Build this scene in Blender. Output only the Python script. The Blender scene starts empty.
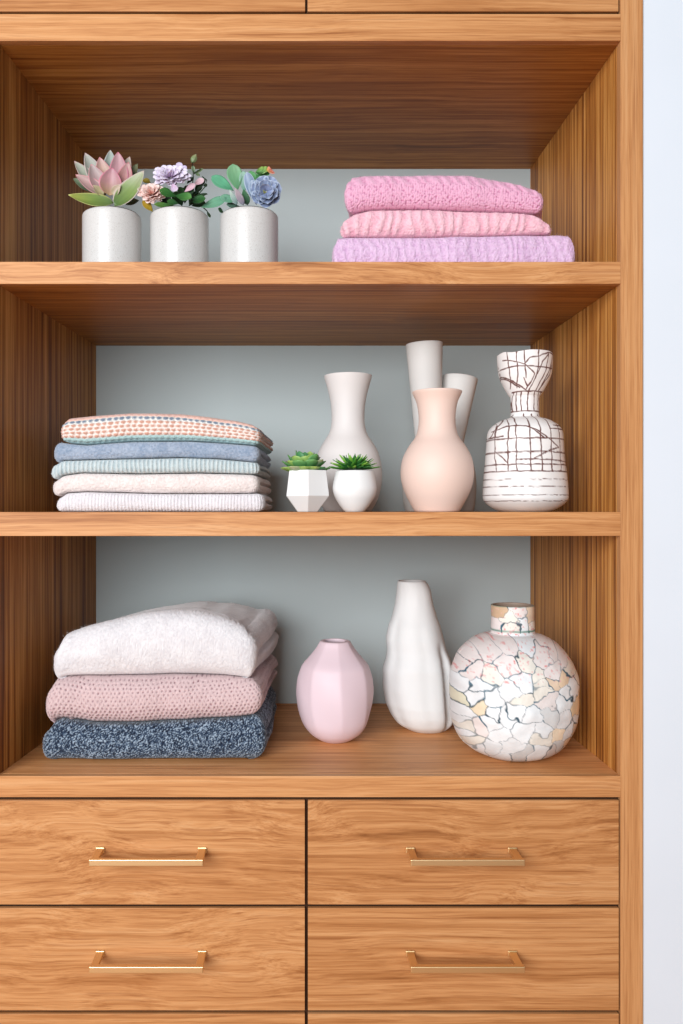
import bpy, bmesh, math, random
import numpy as np
from mathutils import Vector, Matrix, Euler

PI = math.pi
random.seed(4)
sc = bpy.context.scene
COL = sc.collection

# ------------------------------------------------------------------ camera, world, light, exposure
K = 0.0015            # metres per photo pixel on the cabinet's front plane
CD = 1.2              # camera distance from that plane
EYE = 1.35
def S(Y): return K * (CD + Y) / CD
def PX(px, Y=0.0): return (px - 290.0) * S(Y)
def PZ(py, Y=0.0): return EYE + (510.0 - py) * S(Y)

cam_d = bpy.data.cameras.new('camera')
cam = bpy.data.objects.new('camera', cam_d); COL.objects.link(cam)
cam.location = (0, -CD, EYE); cam.rotation_euler = (PI / 2, 0, 0)
cam_d.sensor_fit = 'VERTICAL'; cam_d.sensor_height = 36.0
cam_d.lens = 800.0 / 1024.0 * 36.0
cam_d.shift_x = 51.5 / 1024.0; cam_d.shift_y = -2.0 / 1024.0
cam_d.clip_start = 0.02
sc.camera = cam

vs = sc.view_settings
vs.view_transform = 'Standard'; vs.look = 'None'; vs.gamma = 1.0; vs.use_curve_mapping = False
vs.exposure = 0.0

w = bpy.data.worlds.new('daylight'); sc.world = w; w.use_nodes = True
bg = w.node_tree.nodes['Background']
bg.inputs[0].default_value = (0.86, 0.93, 1.0, 1); bg.inputs[1].default_value = 0.215

def area(name, loc, target, sx, sy, power, color):
    d = bpy.data.lights.new(name, 'AREA'); d.shape = 'RECTANGLE'; d.size = sx; d.size_y = sy
    d.energy = power; d.color = color
    o = bpy.data.objects.new(name, d); COL.objects.link(o); o.location = loc
    o.rotation_euler = (Vector(target) - Vector(loc)).to_track_quat('-Z', 'Y').to_euler()
    return o
area('window_daylight', (-1.15, -2.9, 1.95), (0.1, 0.1, 1.25), 2.2, 1.7, 149.0, (0.955, 0.98, 1.0))

# ------------------------------------------------------------------ helpers
def thing(name, label, cat, loc=(0, 0, 0), group=None):
    o = bpy.data.objects.new(name, None); COL.objects.link(o)
    o.location = loc; o.empty_display_size = 0.03
    o['label'] = label; o['category'] = cat
    if group: o['group'] = group
    return o
def tag(o, label, cat, group=None):
    o['label'] = label; o['category'] = cat
    if group: o['group'] = group
    return o
def link(name, me, m, parent=None, origin=None):
    """verts are world coordinates; the object's origin goes to its parent's or to `origin`"""
    o = bpy.data.objects.new(name, me); COL.objects.link(o)
    if m: me.materials.append(m)
    base = Vector((0, 0, 0))
    if parent:
        p = parent
        while p: base += p.location; p = p.parent
    org = Vector(origin) if origin is not None else base
    me.transform(Matrix.Translation(-org))
    o.location = org - base
    if parent: o.parent = parent
    return o
def np_mesh(name, v, f, smooth=True, col=None, uv=None):
    me = bpy.data.meshes.new(name)
    v = np.asarray(v, np.float32); f = np.asarray(f, np.int32)
    n = f.shape[0]; k = f.shape[1]
    me.vertices.add(len(v)); me.vertices.foreach_set('co', v.ravel())
    me.loops.add(n * k); me.loops.foreach_set('vertex_index', f.ravel())
    me.polygons.add(n); me.polygons.foreach_set('loop_start', np.arange(n, dtype=np.int32) * k)
    me.polygons.foreach_set('loop_total', np.full(n, k, np.int32))
    me.polygons.foreach_set('use_smooth', np.full(n, smooth, bool))
    me.update(calc_edges=True); me.validate()
    if col is not None:
        a = me.color_attributes.new('Col', 'FLOAT_COLOR', 'POINT')
        c = np.ones((len(v), 4), np.float32); c[:, :3] = col
        a.data.foreach_set('color', c.ravel())
    if uv is not None:
        l = me.uv_layers.new(name='UVMap')
        l.data.foreach_set('uv', np.asarray(uv, np.float32)[f.ravel()].ravel())
    return me
def srgb(r, g, b):
    def c(x):
        x /= 255.0
        return x / 12.92 if x <= 0.04045 else ((x + 0.055) / 1.055) ** 2.4
    return (c(r), c(g), c(b))
def S3(t): return np.array(srgb(*t))
def box_bm(bm, x0, x1, y0, y1, z0, z1):
    vs_ = [bm.verts.new(p) for p in ((x0,y0,z0),(x1,y0,z0),(x1,y1,z0),(x0,y1,z0),(x0,y0,z1),(x1,y0,z1),(x1,y1,z1),(x0,y1,z1))]
    for q in ((0,1,5,4),(1,2,6,5),(2,3,7,6),(3,0,4,7),(4,5,6,7),(3,2,1,0)):
        bm.faces.new([vs_[i] for i in q])
    return vs_
def finish_bm(bm, name, bevel=0.0, seg=2, smooth=False):
    if bevel > 0:
        bmesh.ops.bevel(bm, geom=list(bm.edges), offset=bevel, segments=seg, profile=0.5, affect='EDGES', clamp_overlap=True)
    bmesh.ops.recalc_face_normals(bm, faces=bm.faces)
    me = bpy.data.meshes.new(name); bm.to_mesh(me); bm.free()
    for p in me.polygons: p.use_smooth = smooth
    return me
def box(name, x0, x1, y0, y1, z0, z1, m, parent=None, bevel=0.0006, origin='c'):
    bm = bmesh.new(); box_bm(bm, x0, x1, y0, y1, z0, z1)
    me = finish_bm(bm, name, bevel)
    org = ((x0+x1)/2, (y0+y1)/2, (z0+z1)/2) if origin == 'c' else origin
    return link(name, me, m, parent, org)

# value noise on arrays
_rng = np.random.RandomState(11)
_H = _rng.rand(4096).astype(np.float64)
def vnoise(x, y, z=0.0):
    x, y, z = np.broadcast_arrays(np.asarray(x, float), np.asarray(y, float), np.asarray(z, float))
    xi, yi, zi = np.floor(x).astype(int), np.floor(y).astype(int), np.floor(z).astype(int)
    fx, fy, fz = x - xi, y - yi, z - zi
    fx, fy, fz = [t * t * (3 - 2 * t) for t in (fx, fy, fz)]
    def h(a, b, c): return _H[(a * 73 + b * 1237 + c * 3079 + (a * b) * 31) & 4095]
    r = 0
    for dx in (0, 1):
        for dy in (0, 1):
            for dz in (0, 1):
                r = r + h(xi+dx, yi+dy, zi+dz) * np.where(dx, fx, 1-fx) * np.where(dy, fy, 1-fy) * np.where(dz, fz, 1-fz)
    return r * 2 - 1
def fbm(x, y, z=0.0, o=3):
    return sum(vnoise(x * 2**i + 17*i, y * 2**i, z * 2**i) * 0.5**i for i in range(o))

# ------------------------------------------------------------------ materials
def newmat(name):
    m = bpy.data.materials.new(name); m.use_nodes = True
    nt = m.node_tree; b = nt.nodes['Principled BSDF']
    return m, nt, b
def N(nt, t, **kw):
    n = nt.nodes.new(t)
    for k, v in kw.items(): setattr(n, k, v)
    return n
def math_(nt, op, a, b=None, c=None):
    n = nt.nodes.new('ShaderNodeMath'); n.operation = op
    for i, x in enumerate((a, b, c)):
        if x is None: continue
        if isinstance(x, (int, float)): n.inputs[i].default_value = x
        else: nt.links.new(x, n.inputs[i])
    return n.outputs[0]
def noise(nt, vec, scale=1.0, detail=3.0, rough=0.5, dist=0.0):
    n = nt.nodes.new('ShaderNodeTexNoise'); n.inputs['Scale'].default_value = scale
    n.inputs['Detail'].default_value = detail; n.inputs['Roughness'].default_value = rough
    n.inputs['Distortion'].default_value = dist
    nt.links.new(vec, n.inputs['Vector']); return n.outputs['Fac']
def mapping(nt, vec, scale, loc=(0, 0, 0)):
    n = nt.nodes.new('ShaderNodeMapping'); n.inputs['Scale'].default_value = scale
    n.inputs['Location'].default_value = loc
    nt.links.new(vec, n.inputs['Vector']); return n.outputs[0]
def ramp(nt, fac, stops, interp='LINEAR'):
    n = nt.nodes.new('ShaderNodeValToRGB'); n.color_ramp.interpolation = interp
    e = n.color_ramp.elements
    while len(e) < len(stops): e.new(0.5)
    for i, (p, c) in enumerate(stops): e[i].position = p; e[i].color = (*c, 1)
    nt.links.new(fac, n.inputs[0]); return n.outputs[0]
def mixc(nt, fac, a, b, mode='MIX'):
    n = nt.nodes.new('ShaderNodeMix'); n.data_type = 'RGBA'; n.blend_type = mode
    for sock, x in ((n.inputs[0], fac), (n.inputs[6], a), (n.inputs[7], b)):
        if isinstance(x, (int, float)): sock.default_value = x
        elif isinstance(x, tuple): sock.default_value = (*x, 1)
        else: nt.links.new(x, sock)
    return n.outputs[2]
def bump(nt, b, h, strength, dist):
    n = nt.nodes.new('ShaderNodeBump'); n.inputs['Strength'].default_value = strength
    n.inputs['Distance'].default_value = dist
    nt.links.new(h, n.inputs['Height']); nt.links.new(n.outputs[0], b.inputs['Normal'])
def objvec(nt):
    return nt.nodes.new('ShaderNodeTexCoord').outputs['Object']

def wood(name, axis, seed, kind='straight', tone=1.0, rich=False, sat=0.0):
    """axis: the grain direction; kind: 'straight' | 'cathedral' | 'stripes'"""
    m, nt, b = newmat(name)
    co = objvec(nt)
    def sc3(al, ac):
        s = [ac, ac, ac]; s['XYZ'.index(axis)] = al; return tuple(s)
    off = (seed * 3.17, seed * 1.93, seed * 2.71)
    flow = noise(nt, mapping(nt, co, sc3(2.6, 6.5), off), 1.0, 2, 0.5, 0.3)
    amp = {'cathedral': 0.085, 'straight': 0.022, 'stripes': 0.004, 'plain': 0.006}[kind]
    fl = math_(nt, 'MULTIPLY', math_(nt, 'SUBTRACT', flow, 0.5), amp)
    cb = nt.nodes.new('ShaderNodeCombineXYZ')
    for i_, ax_ in enumerate('XYZ'):
        if ax_ != axis: nt.links.new(fl, cb.inputs[i_])
    va = nt.nodes.new('ShaderNodeVectorMath'); va.operation = 'ADD'
    nt.links.new(co, va.inputs[0]); nt.links.new(cb.outputs[0], va.inputs[1])
    co0 = co; co = va.outputs[0]
    broad = noise(nt, mapping(nt, co, sc3(1.1, 16), off), 1.0, 3, 0.55, 0.4)
    line = noise(nt, mapping(nt, co, sc3(1.5, 120), off), 1.0, 5, 0.68, 0.15)
    streak = noise(nt, mapping(nt, co, sc3(2.2, 210), (off[2], off[0], off[1])), 1.0, 2, 0.5)
    pore = noise(nt, mapping(nt, co, sc3(14, 620), off), 1.0, 2, 0.6)
    sep = nt.nodes.new('ShaderNodeSeparateXYZ'); nt.links.new(co, sep.inputs[0])
    k = sep.outputs['Z'] if axis != 'Z' else sep.outputs['Y']
    if kind == 'cathedral':
        f = math_(nt, 'ADD', math_(nt, 'MULTIPLY', broad, 0.30), math_(nt, 'MULTIPLY', line, 0.70))
        f = math_(nt, 'ADD', f, math_(nt, 'MULTIPLY', math_(nt, 'SUBTRACT', flow, 0.5), 0.14))
    elif kind == 'stripes':
        f = math_(nt, 'ADD', math_(nt, 'MULTIPLY', broad, 0.30), math_(nt, 'MULTIPLY', line, 0.70))
        f = math_(nt, 'ADD', math_(nt, 'MULTIPLY', math_(nt, 'SUBTRACT', f, 0.5), 1.7), 0.5)
    elif kind == 'plain':
        f = math_(nt, 'ADD', math_(nt, 'MULTIPLY', math_(nt, 'SUBTRACT', line, 0.5), 0.5), 0.54)
    else:
        f = math_(nt, 'ADD', math_(nt, 'MULTIPLY', broad, 0.30), math_(nt, 'MULTIPLY', line, 0.70))
    f = math_(nt, 'ADD', math_(nt, 'MULTIPLY', math_(nt, 'SUBTRACT', f, 0.5), 1.15 if (rich or kind == 'stripes') else 1.0), 0.505)
    t = tone * 0.95
    if rich: stops = [(0.28, (0.140*t, 0.042*t, 0.007*t)), (0.44, (0.340*t, 0.125*t, 0.024*t)), (0.55, (0.480*t, 0.205*t, 0.045*t)), (0.70, (0.620*t, 0.310*t, 0.090*t))]
    else: stops = None
    c = ramp(nt, f, stops or [(0.26, (0.240*t, 0.083*t, 0.022*t)), (0.42, (0.450*t, 0.188*t, 0.064*t)),
                     (0.55, (0.600*t, 0.288*t, 0.115*t)), (0.72, (0.690*t, 0.385*t, 0.185*t))])
    pf = ramp(nt, pore, [(0.36, (0.72, 0.62, 0.55)), (0.52, (1, 1, 1))])
    c = mixc(nt, 0.55, c, pf, 'MULTIPLY')
    sf = ramp(nt, streak, [(0.30, (0.62, 0.50, 0.42)), (0.42, (1, 1, 1))])
    c = mixc(nt, 0.6, c, sf, 'MULTIPLY')
    if sat:
        hs = nt.nodes.new('ShaderNodeHueSaturation'); hs.inputs['Saturation'].default_value = 1 + sat
        nt.links.new(c, hs.inputs['Color']); c = hs.outputs[0]
    nt.links.new(c, b.inputs['Base Color'])
    b.inputs['Roughness'].default_value = 0.46
    b.inputs['Specular IOR Level'].default_value = 0.22
    bump(nt, b, math_(nt, 'ADD', math_(nt, 'MULTIPLY', pore, 0.6), math_(nt, 'MULTIPLY', line, 0.4)), 0.12, 0.0006)
    return m
def plain(name, c, rough=0.5, spec=0.4, speck=None, bumpy=0.0, bscale=300, metallic=0.0):
    m, nt, b = newmat(name)
    co = objvec(nt)
    n1 = noise(nt, co, 6.0, 3)
    cc = mixc(nt, n1, tuple(x * 0.96 for x in c), tuple(min(1, x * 1.03) for x in c))
    if speck:
        n2 = noise(nt, co, speck[0], 2, 0.7)
        cc = mixc(nt, ramp(nt, n2, [(speck[3], (1, 1, 1)), (speck[3] + 0.08, (0, 0, 0))]), cc, speck[1])
        cc = mixc(nt, speck[2], tuple(c), cc)
    nt.links.new(cc, b.inputs['Base Color'])
    b.inputs['Roughness'].default_value = rough; b.inputs['Specular IOR Level'].default_value = spec
    b.inputs['Metallic'].default_value = metallic
    if bumpy: bump(nt, b, noise(nt, co, bscale, 3), bumpy, 0.001)
    return m
def vcol_mat(name, rough=0.5, spec=0.3, fine=0.0, fscale=900, sss=0.0, sheen=0.0, bstr=0.3, melange=None):
    m, nt, b = newmat(name)
    a = nt.nodes.new('ShaderNodeVertexColor'); a.layer_name = 'Col'
    c = a.outputs[0]
    co = objvec(nt)
    if melange:
        n = noise(nt, co, melange[0], 2, 0.7)
        f = ramp(nt, n, [(0.40, (0, 0, 0)), (0.60, (1, 1, 1))])
        c = mixc(nt, f, c, melange[1]) if melange[2] >= 1 else mixc(nt, melange[2], c, mixc(nt, f, c, melange[1]))
    nt.links.new(c, b.inputs['Base Color'])
    b.inputs['Roughness'].default_value = rough; b.inputs['Specular IOR Level'].default_value = spec
    if sss:
        b.inputs['Subsurface Weight'].default_value = sss; b.inputs['Subsurface Radius'].default_value = (0.004, 0.003, 0.002)
        b.inputs['Subsurface Scale'].default_value = 1.0
    if sheen:
        b.inputs['Sheen Weight'].default_value = sheen; b.inputs['Sheen Roughness'].default_value = 0.5
    if fine: bump(nt, b, noise(nt, co, fscale, 3, 0.7), bstr, fine)
    return m

M_brass = plain('brushed_brass', (0.80, 0.60, 0.34), 0.42, 0.5, metallic=1.0)
M_wallp = plain('grey_blue_paint', (0.48, 0.54, 0.545), 0.75, 0.2, bumpy=0.04)
M_white = plain('white_wall_paint', (0.69, 0.735, 0.80), 0.8, 0.2, bumpy=0.03)
M_gap = plain('carcass_gap_shade', (0.04, 0.018, 0.009), 0.8, 0.1)  # near-black colour stands in for shade in the gaps between fronts
M_floor = wood('floor_boards', 'X', 50, 'straight', 1.1)
M_ceramic = plain('stoneware', (0.61, 0.595, 0.58), 0.28, 0.5, speck=(700, (0.33, 0.29, 0.26), 0.45, 0.36))
M_pearl = plain('white_glaze', (0.80, 0.79, 0.785), 0.45, 0.35)
M_cream = plain('cream_matte', (0.75, 0.705, 0.685), 0.55, 0.3)
M_warmw = plain('warm_white_matte', (0.66, 0.635, 0.61), 0.6, 0.3)
M_peach = plain('peach_matte', (0.80, 0.60, 0.52), 0.5, 0.3)
M_pinkv = plain('pale_pink_matte', (0.76, 0.60, 0.65), 0.5, 0.3)
M_organic = plain('hand_built_white', (0.76, 0.76, 0.755), 0.65, 0.25, bumpy=0.15, bscale=160)
M_soil = plain('dark_soil', (0.05, 0.04, 0.03), 0.9, 0.1, bumpy=0.8, bscale=400)
M_leaf = vcol_mat('leaf', 0.42, 0.35, sss=0.12)
M_glaze = vcol_mat('painted_ceramic', 0.5, 0.35, fine=0.0008, fscale=260, bstr=0.25)
M_knit = vcol_mat('knit', 0.95, 0.1, fine=0.0012, fscale=1100, sheen=0.25, bstr=0.7)
M_fuzz = vcol_mat('brushed_knit', 0.98, 0.05, fine=0.0014, fscale=750, sheen=0.45, bstr=0.6)

# ------------------------------------------------------------------ the room
XR0, XR1 = PX(620.6), PX(643.0)
XL1 = -0.4395
DEPTH = 0.4506
def structure(o): o['kind'] = 'structure'; return o
structure(box('floor', -3.0, 2.6, -2.6, 0.9, -0.05, 0.0, M_floor, bevel=0))
bm = bmesh.new()
box_bm(bm, XR1 + 0.0022, 2.6, 0.004, 0.60, 0.0, 2.7)
box_bm(bm, -3.0, XL1 - 0.0362, 0.004, 0.60, 0.0, 2.7)
box_bm(bm, XL1 - 0.0362, XR1 + 0.0022, 0.004, 0.60, PZ(-122) + 0.001, 2.7)
structure(link('wall_back', finish_bm(bm, 'wall_back'), M_white))

# ------------------------------------------------------------------ the cabinet
cab = thing('wall_cabinet', 'built-in orange-brown wooden shelving cabinet with drawers holding all the knitwear and vases', 'cabinet', (0, 0, 0))
wP1 = wood('panel_wood_right', 'Z', 1, 'stripes', 1.28, rich=True)  # lighter tone paints in the stronger light on the right side
wP2 = wood('panel_wood_left', 'Z', 2, 'stripes', 1.08, rich=True)
wP3 = wood('stile_wood', 'Z', 3, 'plain', 1.0)
ZT = PZ(-120)
box('stile', XR0, XR1, 0.0, 0.0150, 0.0, ZT, wP3, cab)
box('side_panel', XR0 + 0.0001, XR1, 0.0151, DEPTH + 0.018, 0.0, ZT, wP1, cab)
bm = bmesh.new()       # the left side stands slightly out of square
xb = -0.4000
v8 = box_bm(bm, XL1 - 0.034, XL1, 0.0, DEPTH + 0.018, 0.0, ZT)
for v in v8:
    if v.co.y > 0.1 and v.co.x > XL1 - 0.01: v.co.x = XL1 + (xb - XL1) * (DEPTH + 0.018) / DEPTH
link('side_panel', finish_bm(bm, 'side_panel', 0.0006), wP2, cab, (XL1, 0.2, 1.0))
box('back_panel', XL1 + 0.0, XR0, DEPTH, DEPTH + 0.016, PZ(798), ZT - 0.02, M_wallp, cab, bevel=0)
def board(name, py0, py1, seed, kind='straight', tone=1.0, y1=DEPTH - 0.0002, rich=True):
    bm = bmesh.new()
    v8 = box_bm(bm, XL1, XR0, 0.0112, y1, PZ(py1), PZ(py0))
    for v in v8:
        if v.co.y > 0.1 and v.co.x < 0: v.co.x = xb
    o = link(name, finish_bm(bm, name, 0.0003), wood(name + '_veneer_%d' % seed, 'X', seed + 20, 'straight', 1.04 if rich else 1.3, rich=rich), cab, (0, 0.2, (PZ(py0)+PZ(py1))/2))
    box('edge_strip', XL1, XR0, -0.0004, 0.0110, PZ(py1), PZ(py0), wood(name + '_wood_%d' % seed, 'X', seed, kind, tone), o, 0.0006)
    return o
board('shelf_top', 14, 41, 5, 'straight', 1.03)
board('shelf', 261.8, 284, 6, 'cathedral', 1.03)
board('shelf', 512, 536, 7, 'straight', 1.03)
board('shelf_bottom', 776, 797.2, 8, 'straight', 1.03, rich=False)  # paler body tone stands in for light falling on its top
# carcass behind drawers and doors, coloured near-black as painted gap shade
box('carcass', XL1 + 0.001, XR0 - 0.001, 0.0070, 0.30, 0.12, PZ(799), M_gap, cab, bevel=0)
box('carcass', XL1 + 0.001, XR0 - 0.001, 0.0070, 0.30, PZ(12), ZT - 0.002, M_gap, cab, bevel=0)
box('kick_panel', XL1 + 0.001, XR0 - 0.001, 0.0002, 0.0065, 0.0, PZ(1119), wood('kick_wood', 'X', 40, 'straight'), cab)

def handle(cx, cz, parent, w_=0.1650, proj=0.041):
    """slim rectangular bar on two flat posts, all one brass piece"""
    bm = bmesh.new()
    def bx(*a):
        b2 = bmesh.new(); box_bm(b2, *a)
        bmesh.ops.bevel(b2, geom=list(b2.edges), offset=0.0009, segments=2, profile=0.5, affect='EDGES')
        t = bpy.data.meshes.new('t'); b2.to_mesh(t); b2.free(); bm.from_mesh(t); bpy.data.meshes.remove(t)
    h = w_ / 2
    bx(cx - h, cx + h, -proj - 0.004, -proj + 0.004, cz - 0.0046, cz + 0.0046)
    for s in (-1, 1):
        x = cx + s * (h - 0.006)
        bx(x - 0.0055, x + 0.0055, -proj + 0.001, -0.0002, cz - 0.0030, cz + 0.0032)
        bx(x - 0.0068, x + 0.0068, -0.0026, -0.0002, cz - 0.0042, cz + 0.0044)
    link('handle', finish_bm(bm, 'handle', 0, smooth=False), M_brass, parent, (cx, 0, cz))

rows = [(800.4, 904.7), (908.1, 1010.7), (1013.9, 1117)]
k = 10
for ri, (a, b) in enumerate(rows):
    for ci, (x0, x1) in enumerate(((-4.0, 304.9), (307.9, 619.0))):
        k += 1
        kind = 'cathedral' if (ri, ci) in ((0, 0), (0, 1), (1, 0)) else 'straight'
        o = box('drawer', PX(x0), PX(x1), 0.0002, 0.0065, PZ(b), PZ(a), wood('drawer_wood_%d' % k, 'X', k * 1.37, kind, (1.0, 0.98)[ci]), cab, 0.0007)
        hx = (146.6, 467.0)[ci]
        # handle is seen enlarged since it stands proud of the front
        handle(PX(290 + (hx - 290) / 1.034), PZ(510 + ((a + b) / 2 + 7.4 - 510) / 1.036) - 0.0032, o)
for ci, (x0, x1) in enumerate(((-4.0, 305.2), (307.6, 618.6))):
    box('door', PX(x0), PX(x1), 0.0002, 0.0065, PZ(11.2), PZ(-118), wood('door_wood_%d' % ci, 'X', 31 + ci, 'straight'), cab, 0.0007)

# ------------------------------------------------------------------ lathe-made vases
def lathe(name, cx, Y, prof, m, parent=None, seg=96, sub=4, deform=None, wall=0.0035, colf=None, base_z=None, inner=True, smooth=True, origin=None, inner_depth=0.5):
    """prof: (photo y, photo radius) from rim to foot, measured at the depth Y of the axis.
    base_z: height the foot stands on; the outline is stretched to reach it."""
    s = S(Y)
    ys = np.array([p[0] for p in prof], float); rs = np.array([p[1] for p in prof], float)
    # resample with smooth interpolation (Catmull-Rom over chord parameter) unless sub == 1
    if sub > 1:
        P = np.stack([ys, rs], 1); Q = []
        for i in range(len(P) - 1):
            p0, p1, p2, p3 = P[max(i-1, 0)], P[i], P[i+1], P[min(i+2, len(P)-1)]
            for j in range(sub):
                t = j / sub
                Q.append(0.5 * ((2*p1) + (-p0+p2)*t + (2*p0-5*p1+4*p2-p3)*t*t + (-p0+3*p1-3*p2+p3)*t**3))
        Q.append(P[-1]); Q = np.array(Q); ys, rs = Q[:, 0], np.maximum(Q[:, 1], 0.05)
    z = EYE + (510.0 - ys) * s
    # the top outline is the nearer lip when above the eye, the farther lip when below it
    rt = rs[0] * s; st = S(Y - rt) if ys[0] < 510 else S(Y + rt)
    z = z + ((510.0 - ys[0]) * (st - s)) * (z - z[-1]) / (z[0] - z[-1])
    if base_z is not None:
        z0, z1 = z[-1], z[0]
        z = base_z + (z - z0) * (z1 - base_z) / (z1 - z0)
    r = rs * s; x0 = PX(cx, Y)
    ring_z = list(z); ring_r = list(r); kind = [0] * len(z)
    # foot: inward to the centre
    ring_z += [z[-1], z[-1]]; ring_r += [r[-1] * 0.5, 1e-4]; kind += [1, 1]
    # mouth: rolled lip and inner wall (prepend)
    if inner:
        d = (z[0] - z[-1]) * inner_depth
        pre = []
        pre.append((z[0] - d, 1e-4)); pre.append((z[0] - d, max(r[0] * 0.3, 0.002)))
        for q in (0.8, 0.6, 0.4, 0.2, 0.08):
            zi = z[0] - d * q
            ri = np.interp(-zi, -z, r) - wall
            pre.append((zi, max(min(ri, r[0]*1.6), 0.002)))
        pre.append((z[0] - 0.0006, r[0] - wall * 0.95)); pre.append((z[0] + 0.0006, r[0] - wall * 0.5)); 
        ring_z = [p[0] for p in pre] + ring_z; ring_r = [p[1] for p in pre] + ring_r; kind = [2] * len(pre) + kind
    ring_z = np.array(ring_z); ring_r = np.array(ring_r); kind = np.array(kind)
    th = np.arange(seg) / seg * 2 * PI
    T, Z = np.meshgrid(th, ring_z); R = np.meshgrid(th, ring_r)[1]; KK = np.meshgrid(th, kind)[1]
    dx = np.zeros_like(R); dy = np.zeros_like(R); dz = np.zeros_like(R)
    if deform is not None:
        R, dx, dy, dz = deform(R, T, Z, KK)
    V = np.stack([x0 + R * np.sin(T) + dx, Y - R * np.cos(T) + dy, Z + dz], -1).reshape(-1, 3)
    n = len(ring_z); i = np.arange(n - 1)[:, None] * seg; j = np.arange(seg)[None, :]; j2 = (j + 1) % seg
    F = np.stack([i + j, i + seg + j, i + seg + j2, i + j2], -1).reshape(-1, 4)
    c = None
    if colf is not None:
        # photo-space coordinates of the front half, mirrored to the back half
        c = colf((R * np.sin(T) / s).ravel(), (510 - (Z - EYE) / s).ravel(), T.ravel(), KK.ravel(), (R / s).ravel())
    me = np_mesh(name, V, F, smooth, c)
    bm = bmesh.new(); bm.from_mesh(me); bmesh.ops.recalc_face_normals(bm, faces=bm.faces); bm.to_mesh(me); bm.free()
    return link(name, me, m, parent, origin or (x0, Y, float(z[-1])))

Z_SH1, Z_SH2, Z_BOT = PZ(261.8), PZ(512), PZ(776)
EPS = 0.0002
# --- middle shelf
tag(lathe('vase', 348, 0.22, [(372,23.8),(374,23.5),(391,18.9),(407,16.6),(422,16.8),(432,19.8),(441,25.5),(450,30),(461,33),(472,34),(485,33),(499,29),(510,23)], M_cream, base_z=Z_SH2+EPS),
    'tall cream vase with a flared neck and round belly, behind the two small potted succulents', 'vase')
tag(lathe('vase', 437, 0.085, [(388,24.6),(390,24.2),(398,20.6),(408,18.6),(420,18.2),(433,21),(444,28.5),(456,34.2),(469,36.2),(480,35.2),(491,31.8),(501,27),(510,22)], M_peach, base_z=Z_SH2+EPS),
    'peach vase with a round belly and flared rim, in front of the grey-white tubes', 'vase')

# multi-neck vase: two leaning tubes growing out of one bulb
def tube_between(bm, p0, p1, r0, r1, wall, seg=48, n=14, bend=(0, 0, 0)):
    """open-topped tapered tube from p0 (bottom) to p1 (rim)"""
    p0, p1 = Vector(p0), Vector(p1); ax = (p1 - p0).normalized()
    up = ax.to_track_quat('Z', 'Y')
    rings = []
    def ring(t, r, lift=0.0):
        c = p0.lerp(p1, t) + Vector(bend) * (4 * t * (1 - t)) + ax * lift
        return [bm.verts.new(c + up @ Vector((r * math.cos(a), r * math.sin(a), 0))) for a in [i / seg * 2 * PI for i in range(seg)]]
    for i in range(n + 1):
        t = i / n; rings.append(ring(t, r0 + (r1 - r0) * t ** 1.15))
    rings.append(ring(1, r1 - wall * 0.5, 0.0012)); rings.append(ring(1, r1 - wall, 0.0))
    for t in (0.9, 0.7, 0.5): rings.append(ring(t, r0 + (r1 - r0) * t ** 1.15 - wall))
    for a, b in zip(rings[:-1], rings[1:]):
        for i in range(seg): bm.faces.new((a[i], a[(i+1) % seg], b[(i+1) % seg], b[i]))
    bm.faces.new(rings[-1]); bm.faces.new(rings[0][::-1])
Yt = 0.235
tv = thing('vase', 'warm grey-white vase with two leaning tubular necks, behind the peach vase', 'vase', (PX(438, Yt), Yt, Z_SH2 + EPS))
lathe('body', 439, Yt, [(428,8),(436,16),(446,25),(458,32),(472,35.5),(486,36.5),(500,35.5),(508,34),(510,33)], M_warmw, tv, base_z=Z_SH2+EPS, inner=False)
for (xa, ya, xt, yt_, r0, r1, dy) in ((429, 470, 423, 345.5, 11.5, 18.2, -0.004), (448, 470, 461.5, 377.0, 10.0, 17.6, 0.004)):
    bm = bmesh.new()
    tube_between(bm, (PX(xa, Yt), Yt + dy, PZ(ya, Yt)), (PX(xt, Yt), Yt + dy * 3, PZ(yt_, Yt)), r0 * S(Yt), r1 * S(Yt), 0.003)
    bmesh.ops.recalc_face_normals(bm, faces=bm.faces)
    link('neck', finish_bm(bm, 'neck', smooth=True), M_warmw, tv)

# patterned carafe: painted brown lines
CL = []   # polylines in zoomed reading coordinates (x/5.69+475, y/5.69+340)
def cz(*pts): CL.append([(475 + a / 5.69 - 526, 340 + b / 5.69) for a, b in pts])
cz((160,62),(175,180),(195,285)); cz((205,62),(210,160),(222,285)); cz((245,56),(248,160),(262,235)); cz((325,52),(322,150),(318,215),(285,300))
cz((390,95),(370,200),(325,300)); cz((130,75),(138,160),(150,220),(235,285)); cz((430,70),(405,170),(365,260),(345,300)); cz((145,178),(210,170),(300,175),(420,178))
cz((150,128),(215,150),(245,162),(275,130),(330,120),(385,95),(430,92)); cz((245,160),(305,215),(270,295)); cz((150,215),(200,250),(270,300)); cz((320,215),(345,150),(390,100))
cz((415,160),(400,215),(350,290)); cz((250,235),(275,280))
cz((205,305),(375,305)); cz((208,412),(368,412))
for x in (212, 226, 248, 282, 318, 348, 364): cz((x, 306), (x + 2, 411))
for xs in ((160,120,98,96,95,97),(185,165,152,150,148,146),(215,195,188,188,188,188),(262,258,256,257,256,257),(305,312,315,317,318,320),(345,368,375,376,377,377),(395,425,434,437,438,440),(420,455,470,476,480,482)):
    cz(*[(x, y) for x, y in zip(xs, (432, 478, 540, 600, 680, 752))])
for y, x0, x1 in ((575,72,502),(650,70,508),(718,66,514),(755,62,516),(520,370,500),(500,400,496)): cz((x0, y), (x1, y))
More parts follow.
